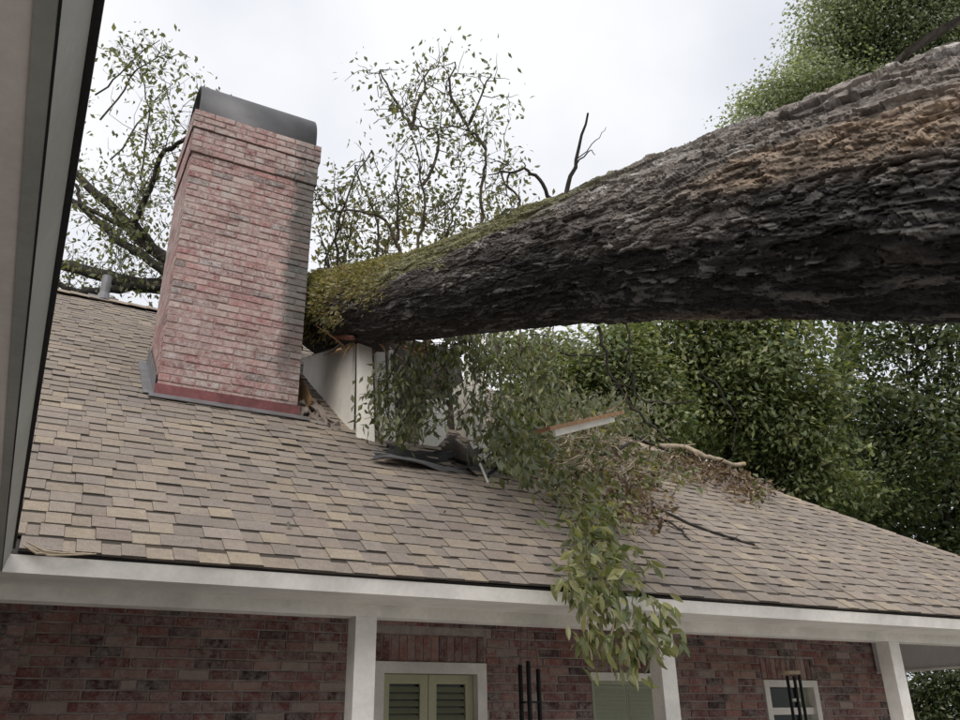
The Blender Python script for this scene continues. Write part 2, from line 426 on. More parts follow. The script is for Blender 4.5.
# plumbing vent near the ridge
pv = onroof(103, 300); b = MB(); b.tube([pv+[0, 0, -.05], pv+[0, 0, .32]], .055, 16)
vent = obj('vent_pipe', b, M['lead'], roof)
b = MB(); b.obox(pv+np.array([-.17, -.14*cS, -.14*sS])+np.array(RN)*.014, (.34, 0, 0), np.array([0, cS, sS])*.3, np.array(RN)*.008)
b.tube([pv-np.array([0, 0, .02]), pv+np.array([0, 0, .08])], [.1, .06], 16)
obj('vent_flashing', b, M['lead'], roof)

# --- fascia, soffit, beam, ceiling, posts
b = MB(); b.prism([(-1.2, 4.205, 2.345), (-1.2, 4.225, 2.27), (-1.2, 4.25, 2.27), (-1.2, 4.24, 2.345)], (HIPX+1.2-.03, 0, 0)); obj('fascia_board', b, M['white'], house)
fas = [o for o in house.children if o.name.startswith('fascia_board')][0]
for x in (3.06, 6.72):
    b = MB(); b.prism([(x, 4.2035, 2.344), (x, 4.2235, 2.2695), (x, 4.2265, 2.2695), (x, 4.2065, 2.344)], (.0035, 0, 0)); obj('board_joint', b, M['drip'], fas)
b = MB(); b.box(-1.2, HIPX-.04, 4.2505, 4.61, 2.272, 2.285); obj('porch_soffit', b, M['white'], house)
b = MB(); b.box(-1.2, 9.3, 4.61, 4.735, 2.205, 2.60); beam = obj('porch_beam', b, M['white'], house)
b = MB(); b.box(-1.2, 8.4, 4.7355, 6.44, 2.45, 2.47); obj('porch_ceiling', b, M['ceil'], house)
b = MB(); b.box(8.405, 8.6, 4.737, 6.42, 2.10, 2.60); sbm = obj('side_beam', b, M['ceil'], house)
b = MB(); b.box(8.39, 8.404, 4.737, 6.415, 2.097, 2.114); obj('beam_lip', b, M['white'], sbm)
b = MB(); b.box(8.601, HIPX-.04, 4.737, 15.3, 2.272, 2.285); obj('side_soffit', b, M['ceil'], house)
b = MB(); b.box(-1.0, 9.4, 4.25, 6.42, 0, .15); obj('porch_floor', b, M['concrete'], house)
def post(x):
    b = MB(); b.box(x, x+.125, 4.613, 4.735, .15, 2.2045)
    p = obj('porch_post', b, M['white'], house)
    b = MB(); b.box(x-.02, x+.145, 4.593, 4.755, .1505, .30); obj('post_base', b, M['white'], p)
for x in (1.718, 3.885, 6.25): post(x)

# --- the near wing whose eave passes over the viewer
b = MB(); b.prism([(-.062, -3.5, 2.24), (-.0405, -3.5, 2.33), (-.062, -3.5, 2.335), (-.085, -3.5, 2.24)], (0, 7.52, 0)); obj('wing_fascia', b, M['wfascia'], house)
b = MB(); b.box(-1.2, -.064, -3.5, 4.05, 2.243, 2.26)
sf = obj('wing_soffit', b, M['soffit'], house)
b = MB(); b.box(-.0645, -.0615, -3.5, 4.03, 2.2395, 2.2429); b.box(-.27, -.262, -3.5, 4.03, 2.2405, 2.2428); obj('soffit_seam', b, M['drip'], sf)
b = MB(); b.box(-.10, -.0305, -3.5, 4.03, 2.336, 2.35); obj('wing_drip_edge', b, M['drip'], house)
b = MB(); b.box(-1.5, -1.2, -3.5, 6.42, 0, 2.24); obj('wing_wall', b, M['mortar'], house)
# torn strip of drip metal in the corner where the two eaves meet
c0 = np.array([-.005, 4.17, 2.40]); b = MB()
for k, (dx, dz) in enumerate(((0, 0), (.03, .012), (.05, -.006))):
    P = [c0+[dx*.4, -.01, -.02+dz], c0+[.06+dx, -.02, -.055+dz], c0+[.13+dx, -.015, -.05+dz*.4], c0+[.25+dx, .0, -.035]]
    b.tube(P, [.004, .006, .005, .003], 5)
obj('bent_drip_metal', b, M['ptwig'], house)

# --- bricks
def brick_mesh(name, mat, seed):
    r = np.random.default_rng(seed); j = lambda s: (r.random((4, 1))-.5)*s
    q = np.array([(-.5, -.5), (.5, -.5), (.5, .5), (-.5, .5)])
    V = np.vstack([np.hstack([q, np.full((4, 1), 1.0)]), np.hstack([q, np.full((4, 1), .10)]),
                   np.hstack([q*np.array([.972, .88])+(r.random((4, 2))-.5)*np.array([.02, .07]), j(.1)-.02])])
    V = V[:, [0, 2, 1]]                       # x, depth (front at y=0), z
    F = []
    for a in (0, 4):
        for i in range(4):
            k = (i+1) % 4; F.append([a+i, a+k, a+4+k, a+4+i])
    F.append([8, 9, 10, 11]); F.append([3, 2, 1, 0])
    b = MB(); b.add(V, np.array(F)[:, ::-1]); 
    me = b.mesh(name); me.materials.append(mat); return me, V, np.array(F)[:, ::-1]
def lay(parent, mat_o, mat_s, specs, limit, depth, fieldname):
    """specs: (cx, yfront, cz, w, h, color, pxarea); the ones that show largest become parts of their own"""
    var = [brick_mesh('brick', mat_o, q) for q in range(5)]
    order = sorted(range(len(specs)), key=lambda i: -specs[i][6]); ind = set(i for i in order[:limit] if specs[i][6] > 0)
    fb = MB()
    for i, (cx, yf, cz, w, h, c, _) in enumerate(specs):
        me, V, F = var[i % 5]; yj = random.uniform(-.004, .004)
        tilt = random.uniform(-.012, .012)
        if i in ind:
            mw = Matrix.Translation((cx, yf+yj, cz)) @ Matrix.Rotation(tilt, 4, 'Y') @ Matrix.Diagonal((w, depth, h, 1))
            obj('brick', me, None, parent, color=c, mw=mw)
        else:
            fb.add(V*np.array([w, depth, h])+np.array([cx, yf+yj, cz]), F, c)
    if fb.n: obj(fieldname, fb, mat_s, parent, kind='stuff')
WPAL = [lin(128, 78, 73), lin(112, 64, 61), lin(98, 57, 56), lin(138, 94, 86), lin(72, 46, 47), lin(148, 112, 103), lin(122, 90, 85), lin(56, 40, 42), lin(152, 132, 123)]
WPR = np.array([.17, .15, .13, .11, .11, .1, .1, .07, .06])
CPAL = [lin(156, 104, 100), lin(146, 90, 88), lin(166, 120, 114), lin(142, 100, 97), lin(168, 130, 122), lin(156, 108, 103), lin(132, 90, 87), lin(104, 84, 82), lin(176, 148, 138)]
CPR = np.array([.19, .14, .14, .11, .11, .09, .08, .06, .08])

# main wall behind the porch
WY = 6.45; WX0, WX1 = -1.2, 8.55
wb = MB(); 
wins = [(2.56, 3.56, .75, 2.115), (4.62, 5.45, .9, 1.99), (6.70, 7.46, 1.2, 2.02)]
xs = [WX0]+[v for w_ in wins for v in w_[:2]]+[WX1]
for a in range(0, len(xs), 2): wb.box(xs[a], xs[a+1], WY+.006, WY+.2, 0, 2.6)
for (a, c_, z0, z1) in wins:
    wb.box(a, c_, WY+.006, WY+.2, 0, z0); wb.box(a, c_, WY+.006, WY+.2, z1, 2.6)
wb.box(8.55-.2, 8.55, WY+.2005, 13, 0, 2.6); wb.box(-1.2, 8.55, 13, 13.2, 0, 2.6)
wall = obj('wall', wb, M['mortar'], house)
sp = []
BH, BL = .0705, .213
k = 0
while .06+k*BH < 2.44:
    z = .06+k*BH+BH/2; x = WX0+(0 if k % 2 else -BL/2)+random.uniform(-.02, .02)
    while x < WX1:
        L_ = BL*random.choice((1, 1, 1, 1, .96, 1.03, .5 if random.random() < .12 else 1))
        a, c_ = max(x, WX0)+.005, min(x+L_, WX1)-.005
        segs = [(a, c_)]
        for wi, (w0, w1, z0, z1) in enumerate(wins):
            zt = z1+(.215 if wi != 1 else 0)
            if z0-BH/2 < z < zt+BH*.4:
                ns_ = []
                for (p, q) in segs:
                    if q <= w0 or p >= w1: ns_.append((p, q))
                    else:
                        if p < w0-.02: ns_.append((p, w0-.004))
                        if q > w1+.02: ns_.append((w1+.004, q))
                segs = ns_
        for (p, q) in segs:
            if q-p < .025: continue
            col = np.array(WPAL[rng.choice(len(WPAL), p=WPR)])*random.uniform(.85, 1.12)
            pr = proj(np.array([(p, WY, z-BH/2), (q, WY, z+BH/2)]))
            vis = pr[:, 0].max() > 30 and pr[:, 0].min() < 890 and pr[:, 1].min() < 722 and z < 2.37
            sp.append(((p+q)/2, WY-.002, z, q-p, BH-.0105, col, abs(pr[1, 0]-pr[0, 0])*abs(pr[1, 1]-pr[0, 1]) if vis else 0))
        x += L_
    k += 1
for (w0, w1, z0, z1) in (wins[0], wins[2]):                 # soldier courses
    x = w0
    while x < w1-.03:
        w = min(.0705, w1-x)
        sp.append((x+w/2, WY-.003, z1+.108, w-.01, .203, np.array(WPAL[rng.choice(len(WPAL), p=WPR)])*random.uniform(.9, 1.15), 400 if w0 < 3 else 250))
        x += .0705
lay(wall, M['wbrick'], M['wbrick_s'], sp, 300, .05, 'brick_field')
# brick pier in the left corner
pb = MB(); pb.box(-1.19, .095, 6.012, 6.44, 0, 2.449); pier = obj('corner_pier', pb, M['mortar'], house)
sp = []
for k in range(33):
    z = .06+k*BH+BH/2; x = .1
    L0 = BL if k % 2 else BL/2
    first = True
    while x > -.5:
        L_ = L0 if first else BL; first = False
        col = np.array(WPAL[rng.choice(len(WPAL), p=WPR)])*random.uniform(.75, 1.0)
        sp.append((x-L_/2, 6.0, z, L_-.01, BH-.0105, col, 100 if z > 1.5 and x > -.1 else 0)); x -= L_
lay(pier, M['wbrick'], M['wbrick_s'], sp, 60, .05, 'brick_field')

# --- windows
def frame(parent, x0, x1, z0, z1, t, y0, y1, mat, name='frame'):
    b = MB(); b.box(x0, x0+t, y0, y1, z0, z1); b.box(x1-t, x1, y0, y1, z0, z1)
    b.box(x0+t+.0005, x1-t-.0005, y0+.001, y1-.001, z1-t, z1-.0005); b.box(x0+t+.0005, x1-t-.0005, y0+.001, y1-.001, z0, z0+t)
    return obj(name, b, mat, parent)
w0 = wins[0]; wo = frame(house, w0[0]+.003, w0[1]-.003, w0[2], w0[3], .085, WY-.02, WY+.09, M['white'], 'window')
b = MB(); b.box(w0[0]+.09, w0[1]-.09, WY+.102, WY+.11, w0[2]+.09, w0[3]-.086); obj('pane', b, M['glass'], wo)
ix0, ix1 = w0[0]+.09, w0[1]-.09; pw = (ix1-ix0)/2
for q in range(2):
    a0 = ix0+q*pw+.003; a1 = a0+pw-.006
    frame(wo, a0, a1, w0[2]+.10, w0[3]-.09, .07, WY+.055, WY+.085, M['olive'], 'shutter_frame')
    z = w0[3]-.20
    while z > w0[2]+.2:
        b = MB(); b.obox((a0+.071, WY+.058, z-.022), (a1-a0-.142, 0, 0), (0, .008, .0), (0, .02, .042)); obj('slat', b, M['slat'], wo); z -= .052
b = MB(); b.box(w0[0]-.03, w0[1]+.03, WY-.06, WY+.05, w0[2]-.05, w0[2]-.001); obj('sill', b, M['white'], wo)
w1 = wins[1]; wo = frame(house, w1[0]+.003, w1[1]-.003, w1[2], w1[3], .03, WY+.0, WY+.09, M['blind'], 'window')
b = MB(); b.box(w1[0]-.02, w1[1]+.02, WY-.03, WY+.01, w1[3]+.002, w1[3]+.07); obj('head_trim', b, M['white'], wo)
n = 2; ww = (w1[1]-w1[0]-.066)/n
for q in range(n):
    a0 = w1[0]+.033+q*ww+.002; b = MB()
    b.box(a0, a0+ww-.004, WY+.05, WY+.07, w1[2]+.032, w1[3]-.032)
    pn = obj('blind_panel', b, M['blind'], wo)
    z = w1[3]-.06
    while z > 1.4:
        b = MB(); b.obox((a0+.02, WY+.049, z-.03), (ww-.044, 0, 0), (0, -.008, 0), (0, .007, .026)); obj('slat', b, M['blind'], wo); z -= .034
b = MB(); b.box(w1[0]-.02, w1[1]+.02, WY-.05, WY+.05, w1[2]-.05, w1[2]-.001); obj('sill', b, M['white'], wo)
w2 = wins[2]; wo = frame(house, w2[0]+.003, w2[1]-.003, w2[2], w2[3], .065, WY-.02, WY+.09, M['white'], 'window')
b = MB(); b.box(w2[0]+.06, w2[1]-.06, WY+.10, WY+.11, w2[2]+.05, w2[3]-.05); obj('pane', b, M['glass'], wo)
b = MB(); b.box(w2[0]+.07, w2[1]-.07, WY+.02, WY+.085, 1.70, 1.765); obj('meeting_rail', b, M['white'], wo)
b = MB()
for q in range(5): b.box(w2[1]-.21+q*.028, w2[1]-.19+q*.028, WY+.07, WY+.0985, w2[2]+.07, w2[3]-.066)
obj('curtain', b, M['blind'], wo)
b = MB(); b.box(w2[0]-.03, w2[1]+.03, WY-.06, WY+.05, w2[2]-.05, w2[2]-.001); obj('sill', b, M['white'], wo)

# --- chimney
CX0, CX1, CY0, CY1 = .69, 1.845, 6.58, 7.42
b = MB(); b.box(CX0+.006, CX1-.006, CY0+.006, CY1-.006, 3.2, 6.86, lin(168, 142, 134)); chim = obj('chimney', b, M['cmortar'], house, label='tall pinkish brick chimney with dark metal barrel cap')
sp = []; CB, CLn = .066, .192
def course(z, x0, x1, yf, h, odd):
    x = x0; first = True
    while x < x1-.02:
        L_ = (CLn/2 if odd and first else CLn)*random.uniform(.97, 1.03); first = False
        e = min(x+L_, x1)
        if x1-e < .06: e = x1
        sp.append(((x+e)/2, yf, z, e-x-.009, h, np.array(CPAL[rng.choice(len(CPAL), p=CPR)])*random.uniform(.8, 1.15), 100)); x = e
nz = int((6.47-4.12)/CB)
for k in range(nz): course(4.13+k*CB+CB/2, CX0, CX1, CY0, CB-.010, k % 2)
zt = 4.13+nz*CB
for k in range(4): course(zt+k*CB+CB/2, CX0-.016, CX1+.016, CY0-.016, CB-.008, k % 2)
zt2 = zt+4*CB
for k in range(3): course(zt2+k*CB+CB/2, CX0-.032, CX1+.032, CY0-.032, CB-.008, k % 2)
zt3 = zt2+3*CB
lay(chim, M['cbrick'], M['cbrick_s'], sp, 300, .06, 'brick_field')
def side_bricks(xs_, sign):
    f = MB()
    for k in range(-14, nz+7):
        z = 4.13+k*CB+CB/2; pr = 0 if k < nz else (.016 if k < nz+4 else .032)
        y = CY0-pr+.06; y1 = CY1+pr; first = True
        while y < y1-.03:
            L_ = CLn/2 if (k % 2 and first) else CLn; first = False; e = min(y+L_, y1)
            x = xs_+sign*pr
            f.box(min(x, x-sign*.06), max(x, x-sign*.06), y+.004, e-.005, z-CB/2+.005, z+CB/2-.005, np.array(CPAL[rng.choice(len(CPAL), p=CPR)])*1.1); y = e
    return f
obj('side_brick_field', side_bricks(CX0, -1), M['cbrick_s'], chim, kind='stuff')
obj('side_brick_field', side_bricks(CX1, 1), M['cbrick_s'], chim, kind='stuff')
b = MB(); b.box(CX0-.013, CX1+.013, CY0-.013, CY1+.013, zt+.002, zt2-.002, lin(130, 110, 106)); b.box(CX0-.028, CX1+.028, CY0-.028, CY1+.028, zt2+.003, zt3-.004, lin(130, 110, 106)); obj('corbel_core', b, M['cmortar'], chim)
# barrel cap
cc = (CY0+CY1)/2; cr = .41; n = 28
prof = [(cc-cr, zt3+.012)]+[(cc-cr*math.cos(math.pi*q/n), 7.03+cr*.98*math.sin(math.pi*q/n)) for q in range(n+1)]+[(cc+cr, zt3+.012)]
inner = [(y*1+(cc-y)*.02, z-.006) for (y, z) in prof]
b = MB(); Xa, Xb = CX0+.01, CX1-.015
V = [(x, y, z) for x in (Xa, Xb) for (y, z) in prof]+[(x, y, z) for x in (Xa, Xb) for (y, z) in inner]; m_ = len(prof)
F = []
for q in range(m_-1): F += [[q, q+1, m_+q+1, m_+q], [2*m_+q, 3*m_+q, 3*m_+q+1, 2*m_+q+1], [q, 2*m_+q, 2*m_+q+1, q+1], [m_+q, m_+q+1, 3*m_+q+1, 3*m_+q]]
b.add(V, F); me = b.mesh('barrel_cap'); me.polygons.foreach_set('use_smooth', [q % 4 < 2 for q in range(len(me.polygons))]); obj('barrel_cap', me, M['cap'], chim)
b = MB(); b.box(CX0+.05, CX1-.09, CY0+.1, CY1-.1, zt3+.01, 7.0); obj('flue', b, M['felt'], chim)
# base flashing
b = MB(); b.box(CX0-.012, CX1+.012, CY0-.022, CY0+.03, 4.02, 4.165); obj('base_band', b, M['redband'], chim)
s_ch = (CY0-EY)/cS
b = MB(); b.prism([rf(CX0-.06, s_ch-.13, .022), rf(CX1+.08, s_ch-.14, .024), rf(CX1+.05, s_ch-.01, .018), rf(CX0-.04, s_ch-.01, .018)], np.array(RN)*.006); obj('apron_flashing', b, M['lead'], chim)
b = MB()
for q in range(7):
    s0 = s_ch+q*.14-.03; b.obox(rf(CX0-.016-.001*q, s0, .0), (.004, 0, 0), np.array([0, cS, sS])*.17, (0, 0, .19))
b.obox(rf(CX0-.09, s_ch-.03, .016), (.08, 0, 0), np.array([0, cS, sS])*1.05, np.array(RN)*.006)
obj('step_flashing', b, M['lead'], chim)

# --- crushed dormer
DX0, DX1 = 2.27, 3.55
def onX(px, py, X): return hit(px, py, (1, 0, 0), (X, 0, 0))
def onY(px, py, Y): return hit(px, py, (0, 1, 0), (0, Y, 0))
A = onX(353, 341, DX0); Bp = onX(350, 436, DX0); Ap = onX(303, 372, DX0)
Bp[2] = EZ+(Bp[1]-EY)*math.tan(S)
b = MB(); b.prism([A, Bp, [DX0, Ap[1], EZ+(Ap[1]-EY)*math.tan(S)-.05], [DX0, Ap[1], EZ+(Ap[1]-EY)*math.tan(S)+.2], (A+Ap)/2+np.array([0, .15, .12])], (.03, 0, 0))
dorm = obj('dormer', b, M['cheek'], house, label='crushed white dormer pinned under the fallen trunk')
FY = Bp[1]-.12
b = MB(); tl, tr_, br, bl = onY(358, 343, FY+.02), onY(372, 348, FY-.02), onY(375, 446, FY-.10), onY(357, 441, FY-.04)
b.prism([tl, tr_, br, bl], (.0, .03, 0)); obj('corner_board', b, M['cheek'], dorm)
b = MB(); b.prism([onY(376, 352, FY+.02), onY(385, 352, FY+.02), onY(389, 450, FY), onY(379, 450, FY)], (0, .05, 0)); obj('front_trim', b, M['dwhite'], dorm)
b = MB(); b.prism([onY(389, 350, FY+.03), onY(393, 350, FY+.03), onY(396, 450, FY+.01), onY(391, 450, FY+.01)], (0, .03, 0)); obj('front_trim', b, M['dwhite'], dorm)
b = MB(); b.prism([onY(355, 447, FY-.08), onY(369, 436, FY-.02), onY(376, 452, FY-.06), onY(372, 457, FY-.12)], (0, .02, .012)); obj('split_trim', b, M['dwhite'], dorm)
b = MB(); b.prism([onY(424, 400, FY+.05), onY(449, 398, FY+.12), onY(446, 437, FY+.03), onY(438, 446, FY), onY(419, 449, FY)], (0, .02, 0)); obj('broken_panel', b, M['dwhite'], dorm)
for (p, q, r_, t_, y) in (((444, 451), (478, 446), (482, 452), (448, 458), FY-.1), ((450, 458), (497, 452), (496, 462), (452, 463), FY-.16), ((478, 440), (497, 436), (497, 453), (480, 452), FY-.05)):
    b = MB(); b.prism([onY(*p, y), onY(*q, y+.03), onY(*r_, y), onY(*t_, y-.02)], (0, .018, .01)); obj('broken_board', b, M['dwhite'], dorm)
for x, x2 in ((466, 471), (474, 478), (481, 484)):
    b = MB(); b.prism([onY(x, 335, FY+.1), onY(x2, 335, FY+.1), onY(x2+2, 440, FY), onY(x+2, 440, FY)], (0, .05, 0)); obj('corner_trim', b, M['cheek'], dorm)
# back boards of the attic space, coloured near-black for the shade inside
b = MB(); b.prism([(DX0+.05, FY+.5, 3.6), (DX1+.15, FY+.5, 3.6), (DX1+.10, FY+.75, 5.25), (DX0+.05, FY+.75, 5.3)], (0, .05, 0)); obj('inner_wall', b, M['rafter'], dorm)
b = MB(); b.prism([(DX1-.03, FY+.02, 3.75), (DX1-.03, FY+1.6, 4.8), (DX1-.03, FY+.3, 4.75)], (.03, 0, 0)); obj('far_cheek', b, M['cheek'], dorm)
# broken dormer roof: a tilted sheet with a splintered rafter edge
b = MB(); b.prism([onX(352, 341, DX0-.12)+[0, 0, .02], onX(301, 338, DX0-.12)+[0, .1, 0], [2.7, 8.6, 5.55], [2.9, 6.6, 5.18]], (0, 0, .03)); obj('dormer_roof', b, M['felt'], dorm)
b = MB(); b.tube([onX(353, 338, DX0-.12), onX(335, 336, DX0-.12), onX(300, 336, DX0-.12)], [.022, .028, .025], 4); obj('rafter_edge', b, m_plain('reddish_rafter', (.20, .085, .06), .3, 10), dorm)
b = MB(); b.prism([onY(415, 345, FY-.1), onY(432, 338, FY-.1), onY(430, 346, FY-.12), onY(418, 351, FY-.1)], (0, .04, 0)); obj('splinter', b, M['boardbrown'], dorm)
for q in range(26):
    px, py = rng.uniform(338, 470), rng.uniform(332, 352); p = onY(px, py, FY+rng.uniform(-.12, .25)); L_ = .10+.28*rng.random()**2
    d = unit(np.array([rng.normal(), rng.normal()*.5, rng.normal()*.5-.35])); b = MB(); b.tube([p, p+d*L_*.5+rng.normal(size=3)*.01, p+d*L_], [.011+.012*rng.random(), .012, .002], 4)
    obj('splinter', b, M[('boardbrown', 'plywood', 'rafter', 'ptwig')[q % 4]], dorm)
# torn roof felt, a dark sheet for the hole's shade, and the lifted shingle flaps
def sheet(pts, thick, mat, name, nu=8):                # warped quad patch
    p = [np.array(q) for q in pts]; b = MB(); V = []
    for i in range(nu+1):
        for j in range(nu+1):
            u, v = i/nu, j/nu
            q = p[0]*(1-u)*(1-v)+p[1]*u*(1-v)+p[2]*u*v+p[3]*(1-u)*v
            if i in (0, nu) or j in (0, nu): q = q+np.array([rng.normal()*.02, rng.normal()*.02*cS, rng.normal()*.02*sS])
            V.append(q+np.array(RN)*(.05*math.sin(u*5+v*2)*.6+.03*vnoise(np.array(u*4.), np.array(v*4.), seed=8)))
    V = np.array(V); V2 = V-np.array(RN)*thick; m = (nu+1)**2
    F = []
    for i in range(nu):
        for j in range(nu):
            a = i*(nu+1)+j; F += [[a, a+nu+1, a+nu+2, a+1], [m+a, m+a+1, m+a+nu+2, m+a+nu+1]]
    for i in range(nu):
        for (a, c) in ((i, i+1), (nu*(nu+1)+i+1, nu*(nu+1)+i), ((i+1)*(nu+1), i*(nu+1)), (i*(nu+1)+nu, (i+1)*(nu+1)+nu)): F.append([a, c, m+c, m+a])
    b.add(np.vstack([V, V2]), F); return obj(name, b, mat, dorm)
sheet([onroof(380, 459, .03), onroof(462, 468, .03), onroof(452, 450, .06), onroof(388, 449, .05)], .008, M['felt'], 'torn_felt_hole')  # dark sheet standing in for the shaded hole in the roof
sheet([onroof(441, 452, .10), onroof(480, 466, .05), onroof(478, 448, .25), onroof(452, 438, .36)], .008, M['lead'], 'curled_flashing')
sheet([onroof(372, 462, .03), onroof(500, 476, .03), onroof(500, 470, .04), onroof(374, 456, .04)], .006, M['lead'], 'apron_strip')
sheet([onroof(450, 458, .02), onroof(482, 476, .05), onroof(500, 470, .03), onroof(470, 452, .03)], .006, M['felt'], 'torn_felt_hole')
for (q1, q2, q3, q4) in (((302, 414), (322, 421), (316, 412), (303, 407)), ((308, 408), (336, 430), (338, 424), (314, 403))):
    o = sheet([onroof(*q1, .02), onroof(*q2, .03), onroof(*q3, .05), onroof(*q4, .03)], .008, M['shingle'], 'lifted_shingle'); o.color = (*(np.array(PAL[3])*.8), 1)
b = MB(); b.prism([onX(298, 373, 1.98), onX(303, 380, 1.98), onX(311, 396, 1.98), onX(309, 406, 1.98), onX(300, 411, 1.98)], (.03, .05, 0)); obj('split_plywood', b, M['plywood'], house)
# thin white strip leaning on the roof below the dormer
b = MB(); b.tube([onroof(488, 483, .015), onY(471, 443, FY-.12)], [.012, .014], 5)
tag(obj('trim_strip', b, M['dwhite']), 'thin white strip of broken trim leaning on the roof below the dormer', 'trim')

# ================================================================== wind chimes on the porch
def chime(pxs, top, bot, Y, disc, label):
    c = onY(pxs[len(pxs)//2], top, Y); t = thing('wind_chime', label, 'wind chime', (c[0], Y, 2.45), 'wind chimes hanging in the porch')
    for k, (px, dy, tp) in enumerate(zip(pxs, (.03, -.03, .02), top if isinstance(top, tuple) else (top,)*3)):
        q = onY(px, tp, Y+dy); b = MB(); b.tube([q, [q[0], q[1], q[2]-.75-.06*k]], .017 if disc is None else .014, 12); tb = obj('tube', b, M['black'], t)
        b = MB(); b.tube([q, [q[0]+(c[0]-q[0])*.5, Y+dy*.4, 2.45]], .0016, 4); obj('cord', b, M['black'], t)
    if disc:
        b = MB(); q = onY(disc[0], disc[1], Y); b.tube([q-[0, 0, .018], q+[0, 0, .006]], disc[2], 24); obj('disc', b, M['wood'], t)
        b = MB(); q2 = onY(*disc[3], Y); b.tube([q2-[0, 0, .012], q2+[0, 0, .012]], .035, 16); obj('clapper', b, M['dwhite'], t)
    else:
        z = onY(pxs[1], 702, Y)[2]; b = MB(); b.box(c[0]-.06, c[0]+.06, Y-.035, Y+.035, z-.008, z+.004); obj('spacer', b, M['black'], t)
    return t
_on = onY
def onY_safe(px, py, Y): return _on(px, py if not isinstance(py, tuple) else py[1], Y)
onY = onY_safe
chime((520, 528, 538), (665, 661, 669), 720, 5.6, None, 'bunch of three thick black hanging tubes between the two left porch windows')
chime((787, 794, 799), (676, 676, 675), 720, 5.5, (790, 672, .085, (796, 700)), 'black tube wind chime with pale wooden disc in front of the small dark window')
onY = _on

# ================================================================== THE FALLEN TREE
P1, P2 = at(960, 185, 3.0), at(330, 310, 8.2)
dirT = (P2-P1)/np.linalg.norm(P2-P1)
tree = thing('fallen_tree', 'huge fallen tree with mossy scaly trunk crushing the dormer of the house', 'tree', tuple(P1+dirT*(-(P1[2])/dirT[2])*1.0))
tBase = -(P1[2]-.25)/dirT[2]; LT = np.linalg.norm(P2-P1)
knots_t = [tBase, -3.0, 0, 1.05, 2.05, 3.9, LT, LT+2.6, LT+4.6]
knots_r = [.64, .52, .478, .432, .385, .345, .335, .25, .13]
tt = np.concatenate([np.linspace(tBase, -3.2, 60)[:-1], np.linspace(-3.2, -1.2, 170)[:-1], np.linspace(-1.2, 2.5, 620)[:-1], np.linspace(2.5, LT+.5, 430)[:-1], np.linspace(LT+.5, LT+4.6, 60)])
NA = 460
th = np.arange(NA)*2*math.pi/NA
Tm, Th = np.meshgrid(tt, th, indexing='ij')
rad = np.interp(tt, knots_t, knots_r)
e1 = np.cross(dirT, (0, 0, 1)); e1 /= np.linalg.norm(e1); e2 = np.cross(e1, dirT)       # e1 to the right (+X-ish), e2 up
axis = P1+np.outer(tt, dirT)
bend = .05*np.sin(tt*.55+.4)
axis = axis+np.outer(bend, e1)*.6 + np.outer(.035*np.sin(tt*.9), e2)
NU = 38
U_ = Th/(2*math.pi)*NU; V_ = Tm/.36
cx_, sx_ = np.cos(Th)*1.6, np.sin(Th)*1.6
w1n = fbm(cx_*2.0, sx_*2.0, Tm*1.6, 11); w2n = fbm(cx_*2.2, sx_*2.2, Tm*2.0, 21); w3n = fbm(cx_*7, sx_*7, Tm*6, 31)
Uw, Vw = U_+1.6*w1n+.55*w3n, V_+1.0*w2n+.35*fbm(cx_*8, sx_*8, Tm*7, 41)
F1, F2, rid, ou, ov = voronoi(Uw, Vw, NU, 3)
G1, G2, rid2, ou2, ov2 = voronoi(Uw*2+.7*w3n, Vw*2.1+rid*3, NU*2, 13)
H1, H2, rid3, ou3, ov3 = voronoi(Uw*4+.8*w3n, Vw*5+rid2*5, NU*4, 23)
crack = sstep(F2-F1, .0, .16); crack2 = sstep(G2-G1, .0, .10); crack3 = sstep(H2-H1, 0, .12)
sc = np.clip(rad/.45, .45, 1.2)[:, None]
small = 1-.35*sstep(Tm, 2.5, 6)
fine = fbm(cx_*22, sx_*22, Tm*15, 51)
q_ = Th/(2*math.pi)*17+2.2*fbm(cx_*1.7, sx_*1.7, Tm*1.5, 101)+.30*w3n+.10*fine
saw = q_-np.floor(q_); led = hsh(np.mod(np.floor(q_), 97), np.floor(Tm*2.2+2*w1n), seed=77)
q2_ = Th/(2*math.pi)*34+2.6*fbm(cx_*3.3, sx_*3.3, Tm*2.8, 111)+.4*w3n+.2*fine
saw2 = q2_-np.floor(q2_)
brk = Tm*3.2+1.3*fbm(cx_*2.5, sx_*2.5, Tm*3, 121)+.5*w3n; fl2 = hsh(np.mod(np.floor(q2_), 89), np.floor(brk+3.7*hsh(np.mod(np.floor(q2_), 89), np.zeros_like(brk), seed=5)), seed=88)
fl3 = hsh(np.mod(np.floor(q2_*2), 89), np.floor(brk*2.3+5*hsh(np.mod(np.floor(q2_*2), 89), np.zeros_like(brk), seed=6)), seed=89)
disp = sc*small*(.024*saw**1.3*(.35+.65*led)+.009*saw2*(.4+.6*fl2)+.009*fl2+.004*fl3+.003*crack+.006*rid+.006*ou*(rid-.25)*1.8+.004*crack2*(.25+.75*rid2)+.006*rid2+.010*ou2*(rid2-.3)+.006*ov2*(rid2-.5)
            +.004*crack3*rid3+.006*rid3+.004*ou3+.003*w3n+.002*fine) + .035*fbm(cx_*.8, sx_*.8, Tm*.6, 61)*sc
R_ = rad[:, None]-.030*sc+disp
flare = np.clip((tBase+1.6-Tm)/1.6, 0, 1)**2*.35
R_ = R_*(1+flare*(.6+.4*np.cos(Th*5)))
Vt = axis[:, None]+R_[..., None]*(np.cos(Th)[..., None]*e1+np.sin(Th)[..., None]*e2)
